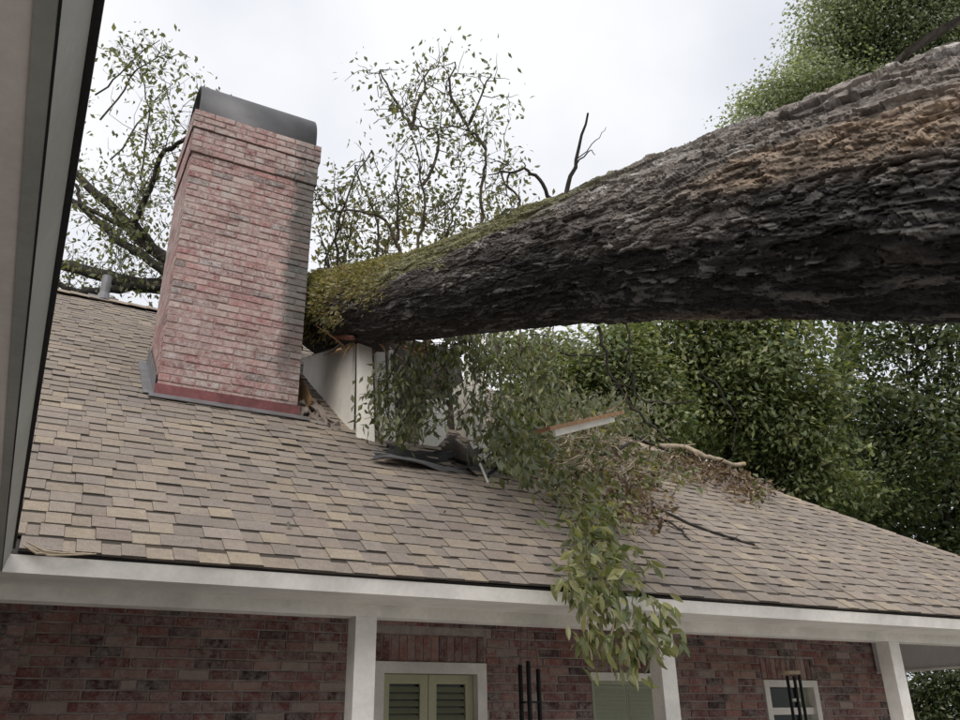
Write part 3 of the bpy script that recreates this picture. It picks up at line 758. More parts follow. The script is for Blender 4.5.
# bark colours: pale weathered plates above, wet-dark flank with underside shade painted in, tan inner bark where plates are scuffed off, moss on top
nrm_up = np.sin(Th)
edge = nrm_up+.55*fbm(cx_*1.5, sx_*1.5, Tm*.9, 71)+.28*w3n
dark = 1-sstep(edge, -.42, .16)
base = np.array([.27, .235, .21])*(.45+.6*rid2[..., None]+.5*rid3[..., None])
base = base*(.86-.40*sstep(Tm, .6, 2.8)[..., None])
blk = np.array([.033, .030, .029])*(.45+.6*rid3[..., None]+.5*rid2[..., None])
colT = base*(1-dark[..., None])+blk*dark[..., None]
flk = ((rid2 > .80) & (rid3 > .30)).astype(float)*(.75-.35*dark)        # scattered pale flakes
colT = colT*(1-flk[..., None])+np.array([.34, .32, .30])*flk[..., None]*(.8+.5*rid3[..., None])*(1-.45*dark[..., None])+0*colT
tanm = sstep(fbm(cx_*1.4+3, sx_*1.4, Tm*.8, 81)+.9*np.exp(-((nrm_up-.12)/.30)**2)*sstep(-Tm, -1.5, -.2)-.35*crack2*0, .30, .80)*(.55+.45*(rid2 > .4))
tanm = tanm*sstep(-Tm, -2.2, -.6)*.7
colT = colT*(1-tanm[..., None])+np.array([.33, .235, .16])*tanm[..., None]*(.55+.8*rid3[..., None])
crk = 1-sstep(np.minimum(F2-F1, .12), .0, .10)
colT = colT*(1-.2*crk[..., None])*(.45+.45*(led*.6+.4*saw)+.5*fl2+.15*fl3)[..., None]
mossm = sstep(fbm(cx_*3, sx_*3, Tm*2.4, 91)+1.5*(nrm_up-.35)+.85*sstep(Tm, 1.6, 4.0)-.12, .15, .6)*sstep(Tm, 1.1, 2.6)
colT = colT*(1-mossm[..., None]*.85)+np.array([.17, .165, .075])*mossm[..., None]*.85*(.6+.8*rid3[..., None])
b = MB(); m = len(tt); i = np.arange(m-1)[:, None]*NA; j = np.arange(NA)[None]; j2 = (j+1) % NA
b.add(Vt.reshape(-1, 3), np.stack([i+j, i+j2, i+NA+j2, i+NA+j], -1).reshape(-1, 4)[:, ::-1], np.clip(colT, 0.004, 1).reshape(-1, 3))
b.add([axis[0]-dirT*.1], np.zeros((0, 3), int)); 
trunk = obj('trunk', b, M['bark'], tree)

# ------------------------------------------------------------------ foliage helpers
def leaves(mb, P, size, cols, droop=.3, aspect=.45, out=None, rr=rng, face=None):
    """a pointed folded leaf (two triangles) at each point"""
    n = len(P)
    if n == 0: return
    d = rr.normal(size=(n, 3)); d[:, 2] -= droop*2.2
    if out is not None: d = d+out*1.3
    d = unit(d)
    if face is not None: d = unit(d-face*np.sum(d*face, 1, keepdims=True)*.75)
    side = unit(np.cross(d, rr.normal(size=(n, 3)) if face is None else face+.42*rr.normal(size=(n, 3)))); nn = np.cross(d, side)
    L = (size*(.65+.7*rr.random(n)))[:, None]; W = L*aspect*(.8+.4*rr.random(n))[:, None]
    base = P; tip = P+d*L; mid = P+d*L*.45
    a = mid+side*W*.5+nn*W*.18; c = mid-side*W*.5+nn*W*.18
    V = np.stack([base, a, tip, c], 1).reshape(-1, 3)
    k = np.arange(n)[:, None]*4
    F = np.vstack([k+np.array([[0, 1, 2]]), k+np.array([[0, 2, 3]])])
    cc_ = np.asarray(cols)
    if cc_.ndim == 2 and len(cc_) != n: cc_ = cc_[rr.integers(0, len(cc_), n)]*(.75+.5*rr.random((n, 1)))
    mb.add(V, F, np.repeat(cc_, 4, 0))
def wander(p, q, n, amp, rr=rng):
    t = np.linspace(0, 1, n)[:, None]; P = p+(q-p)*t
    k = np.cumsum(rr.normal(size=(n, 3)), 0); k -= k[0]+(k[-1]-k[0])*t
    return P+k*amp/math.sqrt(n)
GREEN_DARK = np.array([(.045, .066, .024), (.060, .082, .030), (.036, .055, .022), (.078, .10, .040)])
GREEN_MID = np.array([(.125, .145, .050), (.105, .128, .046), (.150, .165, .062), (.080, .102, .036), (.175, .18, .08)])
GREEN_PALE = np.array([(.19, .20, .095), (.155, .175, .075), (.23, .23, .12), (.125, .145, .06)])
OLIVE = np.array([(.34, .31, .12), (.26, .25, .10), (.42, .375, .18), (.18, .18, .07), (.27, .20, .10)])
GREYG = np.array([(.165, .18, .105), (.13, .15, .082), (.20, .21, .13), (.095, .115, .058)])

# fern and moss cover on the far end of the trunk
def trunk_pt(t, th_, dr=0.0):
    k = np.interp(t, tt, np.arange(len(tt))); a = np.stack([np.interp(t, tt, axis[:, q]) for q in range(3)], -1)
    r = np.interp(t, tt, rad)
    n = np.cos(th_)[:, None]*e1+np.sin(th_)[:, None]*e2
    return a+n*(r+dr)[:, None], n
fb = MB()
n = 60000; t_ = 2.6+(LT+1.2-2.6)*rng.random(n)**.7; a_ = 2.25+rng.normal(size=n)*.75
keep = (fbm(t_*2.3, a_*2.1, seed=5)+.75*np.clip((t_-3.6)/1.8, 0, 1)+.35*np.clip((t_-5.0)/1.2, 0, 1)-.55*np.abs(a_-2.1) > .22*rng.normal(size=n)) & (rng.random(n) < np.clip((t_-2.8)/1.8, .12, 1))
t_, a_ = t_[keep], a_[keep]; P_, N_ = trunk_pt(t_, a_, -.015+.06*rng.random(len(t_))**2*np.clip((t_-3.5)/2, .2, 1))
leaves(fb, P_, np.full(len(P_), .052)*np.clip((t_-2.0)/3.5, .4, 1.15), OLIVE, .35, .42, N_*.9)
obj('fern_cover', fb, M['leaf'], tree, kind='stuff', label='yellow-green fern and moss growing on the trunk')

# big limbs continuing behind the chimney, then twigs and sparse leaves
lb = MB(); tw = MB(); lf = MB()
tipP = P1+dirT*(LT+2.6)
def limb(pts, r0, r1, mb=None, k=10, wob=.04, seg=6):
    P = []
    for a, c in zip(pts[:-1], pts[1:]):
        w = wander(np.array(a), np.array(c), seg, wob); P.append(w[:-1])
    P.append([pts[-1]]); P = np.vstack(P)
    (mb or lb).tube(P, np.linspace(r0, r1, len(P)), k); return P
def limb_obj(pts, r0, r1, **k):
    m_ = MB(); P = limb(pts, r0, r1, m_, **k); me = m_.mesh('limb', True); obj('limb', me, M['limb'], tree); return P
ends = []
Q0 = P1+dirT*(LT+1.9)
L1 = limb_obj([Q0, at(240, 288, 11.0), at(165, 287, 11.6), at(110, 277, 12), at(66, 266, 12.3), at(10, 250, 12.8)], .15, .06)
L2 = limb_obj([Q0+dirT*.4, at(230, 285, 11.3), at(172, 262, 11.5), at(140, 240, 11.7), at(115, 210, 11.9), at(72, 170, 12.2), at(40, 140, 12.5)], .115, .045)
L3 = limb_obj([L2[12], at(135, 222, 11.5), at(150, 190, 11.4), at(165, 150, 11.3), at(190, 135, 11.2), at(220, 135, 11.1)], .05, .022)
L4 = limb_obj([at(172, 278, 11.4), at(140, 252, 11.5), at(115, 238, 11.7), at(80, 205, 12.0), at(50, 190, 12.2)], .065, .035)
L5 = limb_obj([L2[17], at(82, 205, 11.9), at(76, 185, 12), at(68, 178, 12)], .035, .02)
L6 = limb_obj([L1[8], at(120, 290, 11.8), at(85, 292, 12.0), at(60, 284, 12.1)], .07, .04)
def spray(P, n, reach, sz, cols, up=.25, per=10, cluster=.12, r=.006, sub=2, keepf=None):
    """side twigs along a polyline, each ending in clusters of leaves"""
    for q in range(n):
        k = rng.integers(len(P)//4, len(P)); p = P[k]
        d = unit(rng.normal(size=3)+np.array([0, 0, up])); e = p+d*reach*(.4+.8*rng.random())
        if keepf is not None and not keepf(e): continue
        W = wander(p, e, 6, reach*.12); tw.tube(W, np.linspace(r, r*.35, 6), 4, caps=False)
        for s_ in range(sub):
            a = W[rng.integers(2, 6)]; e2_ = a+unit(rng.normal(size=3)+np.array([0, 0, up*.6]))*reach*.45*(.4+rng.random())
            W2 = wander(a, e2_, 4, reach*.06); tw.tube(W2, np.linspace(r*.6, r*.25, 4), 3, caps=False)
            m = rng.poisson(per); c = W2[rng.integers(1, 4, m)] if m else np.zeros((0, 3))
            leaves(lf, c+rng.normal(size=(m, 3))*cluster, np.full(m, sz), cols, .35, .5)
def left_ok(e):
    q = proj(e); return 60 < q[0] < 215 and 28 < q[1] < 300
for P, n_, rc in ((L1, 30, .9), (L2, 44, 1.0), (L3, 34, .8), (L4, 26, .8), (L6, 14, .7)):
    spray(P, n_, rc, .085, GREEN_PALE, .1, 8, .15, .008, 3, left_ok)
# thin twigs high on the left against the sky
for (pts) in (((100, 120), (130, 78), (165, 55), (190, 58)), ((95, 95), (128, 65), (160, 40)), ((110, 160), (150, 110), (172, 85)), ((140, 180), (150, 110), (140, 60))):
    P = limb([at(*p, 12.0) for p in pts], .016, .006, tw, 4, .08, 5); spray(P, 10, .45, .095, GREEN_PALE, .2, 5, .10, .005, 2)
# upright shoots on top of the trunk, right of the chimney
def shoots(lst, zd, r0, r1, n_, rc, sz, cols, per, keepf=None):
    for pts in lst:
        P = limb([at(*p, zd) for p in pts], r0, r1, tw, 5, .05, 5); spray(P, n_, rc, sz, cols, .25, per, .09, r0*.35, 2, keepf)
sk = lambda e: (lambda q: 312 < q[0] < 600 and 45 < q[1] < 300)(proj(e))
shoots([((415, 262), (424, 215), (420, 180), (411, 135)), ((422, 185), (438, 150), (437, 128), (412, 124)),
        ((480, 228), (484, 175), (486, 150), (466, 124), (440, 128)), ((466, 124), (450, 95), (455, 62)), ((486, 150), (470, 120), (492, 75))], 8.2, .018, .007, 9, .48, .062, GREEN_PALE, 8, sk)
shoots([((405, 262), (385, 220), (365, 212), (330, 210), (312, 200)), ((398, 240), (399, 200), (400, 162)), ((412, 130), (395, 100), (380, 70)), ((412, 130), (425, 90), (432, 65))], 8.6, .02, .007, 9, .50, .062, GREEN_PALE, 8, sk)
shoots([((345, 290), (335, 240), (350, 190), (372, 150)), ((330, 295), (325, 260), (345, 210)), ((372, 280), (378, 225), (355, 165)), ((440, 262), (450, 225), (462, 190)), ((510, 225), (520, 200), (500, 170), (505, 160))], 9.0, .018, .007, 12, .55, .066, GREEN_PALE, 9, sk)
shoots([((330, 300), (345, 255), (352, 220)), ((360, 290), (385, 250), (400, 215)), ((320, 300), (330, 270), (318, 230)), ((425, 265), (440, 240), (455, 225)), ((470, 250), (500, 215), (530, 205))], 9.4, .016, .007, 14, .5, .068, np.vstack([OLIVE, GREEN_PALE]), 12, sk)
# bare snapped branches
for pts, zd, r0 in ((((566, 195), (576, 160), (588, 113)), 5.3, .016), (((574, 168), (588, 152), (595, 155)), 5.3, .006), (((578, 158), (596, 140), (606, 127)), 5.3, .004),
                    (((551, 199), (540, 180), (524, 168), (506, 172)), 5.6, .016), (((524, 168), (521, 163)), 5.6, .006), (((506, 172), (488, 175)), 5.6, .008), (((510, 172), (507, 195)), 5.6, .008)):
    P = [at(*p, zd) for p in pts]; m_ = MB(); limb(P, r0, r0*.4, m_, 6, .02, 5); obj('bare_branch', m_.mesh('bare_branch', True), M['limb'], tree)
# slab of lifted bark at the near end of the trunk
def surf(px, py, dr):                                  # point dr above the trunk surface that shows at this pixel
    tg, ag = np.meshgrid(np.linspace(-1.2, 1.2, 121), np.radians(np.linspace(85, 150, 66)), indexing='ij'); tg, ag = tg.ravel(), ag.ravel()
    q, _ = trunk_pt(tg, ag, dr); w = proj(q); return q[np.argmin((w[:, 0]-px)**2+(w[:, 1]-py)**2)]
P = [surf(*p) for p in ((880, 66, -.02), (893, 55, .02), (908, 45, .04), (926, 34, .055), (944, 24, .07), (962, 13, .085))]
b = MB(); w_ = [.008, .02, .03, .034, .03, .02]
V = []
for p, w in zip(P, w_):
    jv = rng.normal(size=3)*.006
    V += [p+jv, p+e2*w*.4-e1*w*.3, p+e2*w*.2+e1*.02+jv, p-e2*w*.4+e1*.012]
V = np.array(V); F = [[0, 1, 2, 3], [23, 22, 21, 20]]
for q in range(5):
    for s_ in range(4): F.append([q*4+s_, q*4+(s_+1) % 4, q*4+4+(s_+1) % 4, q*4+4+s_])
b.add(V, F, (.13, .115, .10)); obj('lifted_bark', b, M['bark'], tree)
obj('twig', tw, M['twig'], tree, kind='stuff'); obj('crown', lf, M['leaf'], tree, kind='stuff')

# ================================================================== BROKEN BRANCHES ON THE ROOF
# leafy branch draped over the dormer front, hanging from the trunk
tw = MB(); lf = MB()
drape = thing('broken_branch', 'leafy green branch draped over the front of the crushed dormer', 'branch', tuple(onY(450, 340, 5.85)))
stems = MB()
for (x, y0, y1, Yd) in ((388, 345, 420, 5.9), (400, 345, 425, 5.75), (412, 345, 418, 5.7), (430, 340, 388, 5.75), (446, 338, 385, 5.7), (462, 335, 412, 5.7), (478, 335, 430, 5.8), (492, 340, 445, 5.8), (505, 345, 450, 5.9), (520, 350, 440, 6.0), (535, 352, 425, 6.1)):
    P = wander(onY(x+15, y0-(12 if x < 420 else 24), Yd+.15), onY(x, y1, Yd), 9, .10); stems.tube(P, np.linspace(.012, .004, 9), 5)
    for q in range(26):
        k = rng.integers(1, 9); a = P[k]; e = a+np.array([rng.normal()*.16, rng.normal()*.10-.03, -.05-.12*rng.random()])
        W = wander(a, e, 4, .03); tw.tube(W, [.004, .003, .0025, .002], 3, caps=False)
        m = rng.poisson(10 if x < 465 else 13)
        leaves(lf, W[rng.integers(1, 4, m)]+rng.normal(size=(m, 3))*.05, np.full(m, .075), np.vstack([GREYG, GREEN_MID*1.1]) if x < 470 else np.vstack([GREYG, GREEN_MID*1.6, GREEN_MID*1.3]), .9, .42)
obj('stem', stems, M['twig'], drape); obj('twig', tw, M['twig'], drape, kind='stuff'); obj('foliage', lf, M['leaf'], drape, kind='stuff')

# tangle of brush between the dormer and the hip
tw = MB(); lf = MB(); dl = MB()
pile = thing('brush_pile', 'tangled pile of broken twigs and wilting leaves on the roof right of the dormer', 'brush pile', tuple(onroof(580, 460)))
for q in range(230):
    px, py = rng.normal(580, 34), rng.normal(446, 18)
    if py > 505: continue
    p = onroof(px, py, .02+.35*rng.random()*max(0, 1-abs(px-565)/90))
    e = p+unit(np.array([rng.normal(), rng.normal()*.8, rng.normal()*.35]))*(.2+.5*rng.random()); e[2] = max(e[2], EZ+(e[1]-EY)*math.tan(S)+.03)
    W = wander(p, e, 7, .12); r = .003+.007*rng.random()**2; tw.tube(W, np.linspace(r, r*.5, 7), 4, caps=False)
    m = rng.poisson(5); leaves(lf, W[rng.integers(0, 7, m)]+rng.normal(size=(m, 3))*.06, np.full(m, .085), GREEN_MID if rng.random() < .7 else OLIVE, .5, .45)
    m = rng.poisson(2); leaves(dl, W[rng.integers(0, 7, m)]+rng.normal(size=(m, 3))*.07, np.full(m, .075), np.array([(.13, .085, .045), (.17, .12, .07), (.09, .06, .035)]), .3, .5)
for (x, y, sx_p, sy_p, n_) in ((530, 415, 18, 18, 900), (520, 445, 14, 14, 500), (590, 412, 28, 10, 400), (630, 410, 25, 12, 300), (560, 475, 18, 10, 120)):
    px, py = rng.normal(x, sx_p, n_), rng.normal(y, sy_p, n_)
    P = np.array([onroof(a, min(c, 500), .05+.45*rng.random()) for a, c in zip(px, py)])
    leaves(lf, P, np.full(n_, .09), np.vstack([GREEN_MID, GREYG]), .6, .45)
obj('twig', tw, M['ptwig'], pile, kind='stuff'); obj('foliage', lf, M['leaf'], pile, kind='stuff'); obj('dead_leaves', dl, M['deadleaf'], pile, kind='stuff')

# branch with large leaves hanging over the eave: every big leaf a part of its own
hang = thing('broken_branch', 'pale-stemmed leafy branch lying down the roof and hanging over the white eave', 'branch', tuple(onroof(585, 445, .05)))
def leaf_mesh():
    b = MB(); n = 5; V = []; 
    for i in range(n+1):
        u = i/n; w = .21*math.sin(math.pi*min(1, u*.92+.04))**.85*(1-.25*u); z = -.16*u*u
        V += [(u, -w, z+.06*w/.2), (u, 0, z-.02), (u, w, z+.06*w/.2)]
    F = []
    for i in range(n):
        a = i*3; F += [[a, a+3, a+4, a+1], [a+1, a+4, a+5, a+2]]
    b.add(V, F); me = b.mesh('leaf', True); me.materials.append(M['leaf_o']); return me
LM = leaf_mesh()
def leafobj(p, d, L, c, parent):
    d = Vector(d).normalized(); s_ = d.cross(Vector((random.gauss(0, .6), random.gauss(0, 1), random.gauss(0, .5)))).normalized(); n_ = d.cross(s_)*-1
    if n_.dot(Vector((-.3, -.8, .5))) < 0: s_ = -s_; n_ = -n_
    mw = Matrix(((d[0]*L, s_[0]*L, n_[0]*L, p[0]), (d[1]*L, s_[1]*L, n_[1]*L, p[1]), (d[2]*L, s_[2]*L, n_[2]*L, p[2]), (0, 0, 0, 1)))
    obj('leaf', LM, None, parent, color=c, mw=mw)
YF = 4.06
def hangp(px, py):
    r_ = onroof(px, py, .05)
    return r_ if r_[1] > EY else onY(px, py, YF-.05*random.random())
stems = [[(590, 448), (598, 470), (585, 492), (592, 520), (606, 548), (612, 580), (618, 612), (632, 645), (640, 668)],
         [(606, 452), (612, 478), (604, 500), (618, 530), (640, 545)], [(575, 462), (572, 490), (580, 515), (588, 540)],
         [(612, 580), (595, 600), (588, 630), (592, 660)], [(618, 612), (608, 640), (612, 672)], [(626, 630), (655, 640), (664, 660)], [(600, 540), (575, 560), (570, 590)], [(612, 575), (632, 572), (645, 575)]]
HLC0 = [lin(150, 152, 98), lin(132, 138, 84), lin(118, 126, 74), lin(168, 168, 112), lin(100, 112, 62), lin(140, 138, 92)]
HLC = [tuple(v*.98 for v in c_) for c_ in HLC0]
spots = []
for si, st in enumerate(stems):
    P = []
    pp = [hangp(*p) for p in st]
    for a, c in zip(pp[:-1], pp[1:]): P.append(wander(a, c, 5, .03)[:-1])
    P = np.vstack(P+[[pp[-1]]])
    b = MB(); r0 = (.013, .011, .008, .007, .006, .006, .006, .005)[si]; b.tube(P, np.linspace(r0, .0035, len(P)), 6); obj('stem', b.mesh('stem', True), M['ptwig'], hang)
    for k in range(2, len(P)): spots.append((P[k], si))
cl = [(585, 488, 24, 12, 22), (600, 515, 26, 14, 34), (592, 540, 16, 9, 14), (575, 575, 12, 14, 22), (592, 598, 18, 14, 24), (640, 578, 14, 7, 12), (618, 615, 20, 14, 30), (590, 640, 16, 16, 30), (612, 655, 18, 18, 38), (640, 640, 16, 16, 30), (662, 630, 10, 18, 22), (655, 612, 8, 10, 8), (632, 668, 16, 10, 14), (673, 648, 4, 6, 5)]
for (x, y, a, c, n_) in cl:
    for q in range(n_):
        px, py = rng.normal(x, a*.75), rng.normal(y, c*.75)
        p = hangp(px, py-6)
        on_roof = p[1] > EY
        p = p+(np.array(RN)*(.02+.09*rng.random()) if on_roof else np.array([0, -.10+.2*rng.random(), 0]))
        if not on_roof: p[1] = min(p[1], 4.17)
        d = np.array([rng.normal()*.42, -.35+rng.normal()*.3, -.85+rng.normal()*.3])
        if on_roof: d = d-np.array(RN)*min(0, np.dot(d, RN)+.1)
        leafobj(p, d, .07+.045*rng.random(), np.array(random.choice(HLC))*random.uniform(.75, 1.2), hang)

lf = MB()
for (x, y, a, c, n_) in ((580, 485, 24, 14, 120), (596, 512, 28, 15, 170), (600, 535, 18, 10, 60), (570, 570, 10, 10, 20), (603, 556, 20, 10, 80), (612, 575, 20, 8, 50)):
    P = np.array([onroof(rng.normal(x, a*.75), min(rng.normal(y, c*.75), 580), .04+.10*rng.random()) for q in range(n_)])
    leaves(lf, P, np.full(n_, .105), np.array(HLC)*.95, .55, .42, np.tile([0, -.5, 0.], (n_, 1)))
for (x, y, a, c, n_) in ((610, 592, 18, 8, 40), (575, 580, 10, 12, 30), (592, 600, 16, 12, 10), (618, 615, 20, 14, 12), (590, 642, 14, 14, 12), (640, 645, 16, 16, 12), (664, 632, 9, 16, 14)):
    P = np.array([onY(rng.normal(x, a*.8), rng.normal(y, c*.8)-5, 4.02+.12*rng.random()) for q in range(n_)]); P = P[P[:, 2] < 2.42]
    leaves(lf, P, np.full(len(P), .092), np.array(HLC)*.9, .9, .40)
obj('foliage', lf, M['leaf'], hang, kind='stuff')

# stray sticks, cut branch, board, dead leaves
def stick(pts, r0, r1, mat, label, name='stick', endmat=None, twigs=0):
    P = limb([onroof(*p[:2], p[2] if len(p) > 2 else .025) for p in pts], r0, r1, MB(), 7, .02, 5)
    t = thing(name, label, 'branch', tuple(P[0]))
    b = MB(); b.tube(P, np.linspace(r0, r1, len(P)), 8)
    for q in range(twigs):
        k = rng.integers(2, len(P)-2); e = P[k]+np.array([rng.normal()*.08, rng.normal()*.06, .02+.04*rng.random()]); b.tube(wander(P[k], e, 4, .03), np.linspace(r0*.5, r0*.2, 4), 5)
    obj('stem', b.mesh('stem', True), mat, t)
    if endmat:
        d = unit(P[-1]-P[-2]); b = MB(); b.tube([P[-1]-d*.02, P[-1]+d*.012], [r1*1.06, r1*.95], 9); obj('broken_end', b, endmat, t)
    return P
stick([(655, 446, .12), (683, 447, .12), (705, 457, .10), (725, 462, .09), (744, 464, .09)], .036, .028, M['ptwig'], 'thick pale branch with a snapped orange end lying along the hip', 'broken_branch', M['plywood'], 2)
stick([(625, 492), (655, 508), (690, 524), (728, 537), (757, 546)], .012, .011, M['limb'], 'long thin dark stick lying across the shingles, pale at its lower end', 'stick', M['ptwig'], 3)
stick([(640, 512), (665, 520), (682, 530), (690, 540)], .013, .006, M['limb'], 'short dark twig beside the long stick on the shingles', 'stick', None, 4)
stick([(600, 455, .2), (640, 440, .22), (672, 452, .15)], .02, .012, M['limb'], 'dark crooked branch in the brush beside the pale cut branch', 'broken_branch', None, 3)
a, c = onroof(537, 441, .58), onroof(613, 422, .62)
d = unit(c-a); L_ = np.linalg.norm(c-a); n_ = unit(np.cross(np.cross(d, (0, 0, 1)), d)); s_ = np.cross(d, n_)
bd = thing('broken_board', 'broken trim board, brown above and white below, lying on the brush', 'board', tuple(a))
b = MB(); b.obox(a+d*.3, d*(L_-.3), n_*.05, s_*.02); obj('white_face', b, M['dwhite'], bd)
b = MB(); b.obox(a+n_*.052, d*L_, n_*.03, s_*.12); obj('brown_board', b, M['boardbrown'], bd)
lim = thing('broken_branch', 'dark forked branch hanging behind the brush pile under the trunk', 'branch', tuple(at(640, 428, 9.0)))
for pts, r0 in ((((598, 326), (607, 352), (612, 378), (628, 402), (652, 425), (672, 442)), .021), (((624, 318), (629, 345), (628, 372), (614, 390)), .013), (((614, 384), (640, 398), (668, 404), (700, 403)), .012), (((632, 372), (634, 395), (630, 410)), .02), (((560, 352), (600, 356), (630, 350)), .014), (((700, 372), (722, 392), (738, 420), (732, 450)), .012)):
    m_ = MB(); limb([at(*p, 9.0) for p in pts], r0, r0*.45, m_, 7, .05, 5); obj('limb', m_.mesh('limb', True), M['limb'], lim)
dl = MB()
for (x, y, a_, c_, n_) in ((725, 470, 20, 7, 900), (752, 486, 12, 6, 420), (690, 458, 22, 7, 500), (640, 470, 18, 12, 260), (625, 500, 14, 12, 260), (655, 512, 10, 8, 120)):
    px = rng.normal(x, a_, n_); py = rng.normal(y, c_, n_)
    P = np.array([onroof(p, q, .02+.09*rng.random()) for p, q in zip(px, py)]); P = P[P[:, 0]+P[:, 1] < 13.94]
    leaves(dl, P, np.full(len(P), .07), np.array([(.16, .095, .05), (.21, .13, .07), (.10, .06, .035), (.24, .17, .09)]), .1, .5)
n_ = 36; x_ = rng.uniform(.2, 8.5, n_); s_ = rng.uniform(.1, 6.5, n_)
P = np.array([rf(a, c, .022) for a, c in zip(x_, s_) if a+c*cS < 9.4])
leaves(dl, P, np.full(len(P), .05), np.array([(.16, .095, .05), (.12, .12, .05), (.10, .06, .035)]), -.1, .5)
o = obj('dead_leaf_litter', dl, M['deadleaf']); o['kind'] = 'stuff'; o['label'] = 'brown dead leaves scattered along the hip of the roof'; o['category'] = 'leaf litter'
lf = MB()
for (x, y, a_, c_, n_) in ((655, 462, 9, 8, 110), (685, 472, 8, 7, 80), (757, 490, 5, 7, 40), (645, 480, 8, 6, 50)):
    px = rng.normal(x, a_, n_); py = rng.normal(y, c_, n_); P = np.array([onroof(p, q, .02+.10*rng.random()) for p, q in zip(px, py)])
    leaves(lf, P, np.full(n_, .09), GREEN_PALE*1.2, .3, .5)
o = obj('leaf_sprigs', lf, M['leaf']); o['kind'] = 'stuff'; o['label'] = 'pale green leaf sprigs lying on the shingles below the hip'; o['category'] = 'leaves'

# ================================================================== STANDING TREES BEHIND
def big_tree(name, label, base, blobs, zd, cols, nl, sz, tr, group, cluster=.4):
    t = thing(name, label, 'tree', tuple(base), group); lb_ = MB(); lf_ = MB(); br = MB()
    Bs = [(at(x, y, zd+dz), r*zd/FPX) for (x, y, r, dz) in blobs]
    ctr = np.mean([p for p, _ in Bs], 0); fork = np.array([base[0], base[1], max(2.0, min(p[2] for p, _ in Bs)*.75)])
    top = ctr+np.array([0, 0, .5]); P = np.vstack([wander(np.array(base), fork, 6, .15)[:-1], wander(fork, top, 6, .4)]); lb_.tube(P, np.linspace(tr, tr*.3, len(P)), 10)
    tot = sum(r*r for _, r in Bs)
    for p, r in Bs:
        s0 = P[rng.integers(4, len(P))]; W = wander(s0, p, 8, .5); br.tube(W, np.linspace(tr*.3, tr*.08, 8), 6)
        nc = max(5, int(nl*r*r/tot/48))
        v = unit(rng.normal(size=(nc, 3)))*(rng.random((nc, 1))**.45)*r*np.array([1, 1, .92])
        C_ = p+v
        for q in range(0, nc, 3):
            w0_ = W[rng.integers(3, 8)]; br.tube(wander(w0_, C_[q], 5, .25), np.linspace(tr*.07, tr*.02, 5), 4, caps=False)
        k = rng.integers(0, nc, int(nl*r*r/tot)); shade = (.6+.8*rng.random((nc, 1)))
        q = rng.normal(size=(len(k), 3))*cluster*np.array([1, 1, .42])
        cc_ = cols[rng.integers(0, len(cols), len(k))]*shade[k]*(.8+.4*rng.random((len(k), 1)))
        fc = unit(v*.9/r+np.array([0, 0, .75])+.35*rng.normal(size=(nc, 3)))
        leaves(lf_, C_[k]+q, np.full(len(k), sz), cc_, .25, .55, None, rng, fc[k])
    obj('trunk', lb_.mesh('trunk', True), M['limb'], t); obj('branches', br.mesh('branches', True), M['limb'], t); obj('crown', lf_, M['leaf'], t, kind='stuff')
gr = 'standing trees behind the house'
def gb(px, zd): p = at(px, 700, zd); return (p[0], p[1], 0.0)
HAZEG = np.array([(.19, .215, .15), (.165, .19, .13), (.225, .245, .18), (.14, .165, .11)])  # paled, greyed greens: distance haze put into the leaf colour
big_tree('shade_tree', 'tall hazy green tree rising above the upper right of the trunk', gb(900, 24), [(752, 118, 22, 0), (775, 105, 30, 0), (800, 88, 40, 0), (835, 60, 48, 1), (840, 15, 44, 0), (895, 50, 55, 1), (900, 0, 50, 0), (950, 30, 50, 0), (865, 110, 50, 0), (1000, 60, 70, 0), (960, 110, 60, 1), (960, -50, 60, 0), (870, -45, 45, 0), (930, 200, 60, 0)], 24, HAZEG*1.9, 110000, .11, .3, gr, .33)
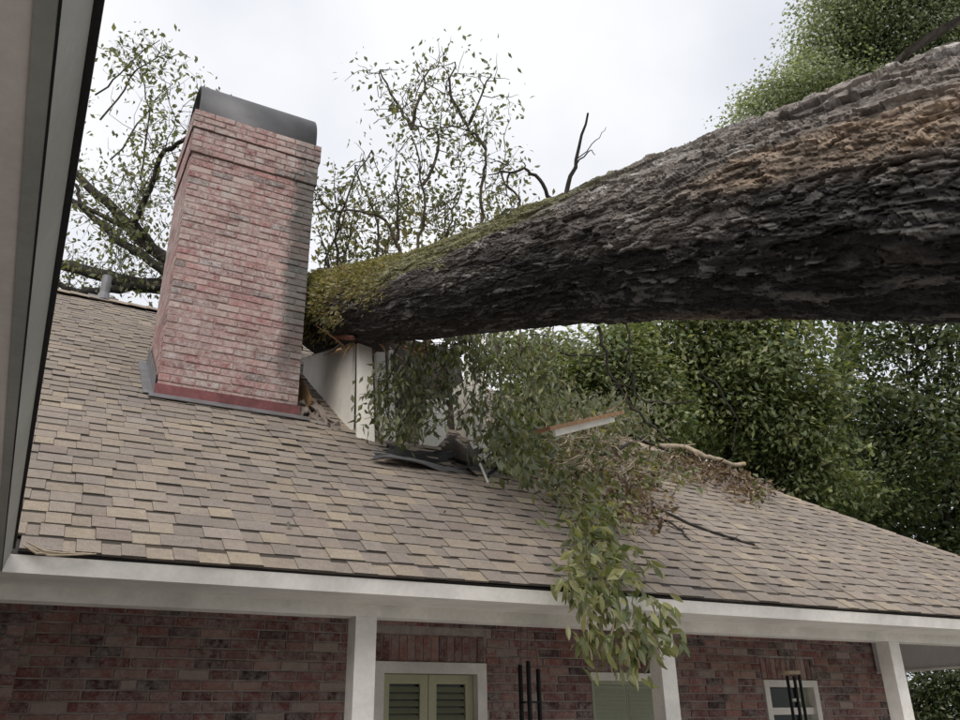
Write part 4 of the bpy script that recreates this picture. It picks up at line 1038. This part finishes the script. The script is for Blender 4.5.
big_tree('shade_tree', 'dark green tree filling the right edge behind the hip', gb(1010, 17), [(905, 425, 60, 0), (955, 400, 50, 0), (870, 455, 45, 1), (930, 470, 40, -1), (985, 460, 60, 0), (945, 540, 45, 0), (865, 520, 45, 0), (935, 345, 34, 0), (880, 350, 30, 1), (848, 342, 24, 1), (905, 318, 26, 0), (960, 312, 34, 0), (838, 378, 26, 0), (1000, 360, 50, 0), (905, 565, 45, 0), (980, 560, 50, 0), (870, 400, 38, 0), (960, 620, 50, 0), (830, 540, 40, 1)], 17, np.vstack([GREEN_DARK*1.9, GREEN_DARK*1.5, GREEN_MID*1.1]), 27000, .135, .28, gr, .36)
big_tree('shade_tree', 'mid green leafy tree behind the hip at the centre right', gb(760, 15), [(700, 378, 46, 0), (755, 372, 46, 0), (735, 420, 46, 0), (790, 430, 42, 0), (690, 425, 40, 1), (775, 340, 34, 0), (815, 395, 30, 0), (815, 470, 38, 0), (720, 340, 34, 0), (660, 345, 34, 0), (760, 465, 40, 1), (845, 490, 30, 1), (800, 510, 36, 1), (640, 318, 26, 0), (685, 312, 28, 0), (740, 312, 30, 0), (795, 318, 24, 0)], 15, np.vstack([GREEN_MID*2.0, GREEN_DARK*2.2, GREEN_MID*1.6]), 32000, .115, .25, gr, .30)
big_tree('shade_tree', 'light green leafy tree between the dormer and the hip', gb(600, 14), [(640, 385, 40, 0), (605, 365, 36, 0), (565, 390, 34, 0), (535, 372, 28, 0), (625, 345, 28, 0), (585, 420, 34, 0), (660, 415, 34, 0), (525, 405, 26, 0), (560, 350, 16, 1), (515, 345, 20, 0), (630, 430, 30, 0)], 14, np.vstack([GREEN_MID, GREEN_PALE, GREEN_DARK*1.6])*1.8, 23000, .10, .22, gr, .24)
big_tree('shade_tree', 'dark evergreen tree deep behind the pale cut branch', gb(690, 20), [(690, 410, 50, 0), (740, 440, 45, 0), (640, 420, 45, 0), (800, 450, 50, 0), (860, 500, 50, 0), (920, 500, 50, 0), (590, 430, 45, 0), (780, 400, 40, 0), (850, 430, 40, 0)], 21, GREEN_DARK*1.3, 24000, .15, .3, gr, .5)
p = at(940, 700, 15)
big_tree('garden_shrub', 'dark green shrub beyond the right porch post', (p[0], p[1], 0), [(930, 690, 30, 0), (965, 680, 35, 0), (920, 720, 30, 0), (955, 730, 40, 0), (985, 720, 40, 0), (900, 690, 18, 1)], 15, np.vstack([GREEN_DARK, GREEN_MID]), 9000, .10, .08, None, .25)
print('objects', len(bpy.data.objects), 'tris', sum(len(m.loops)-2*len(m.polygons) for m in bpy.data.meshes))
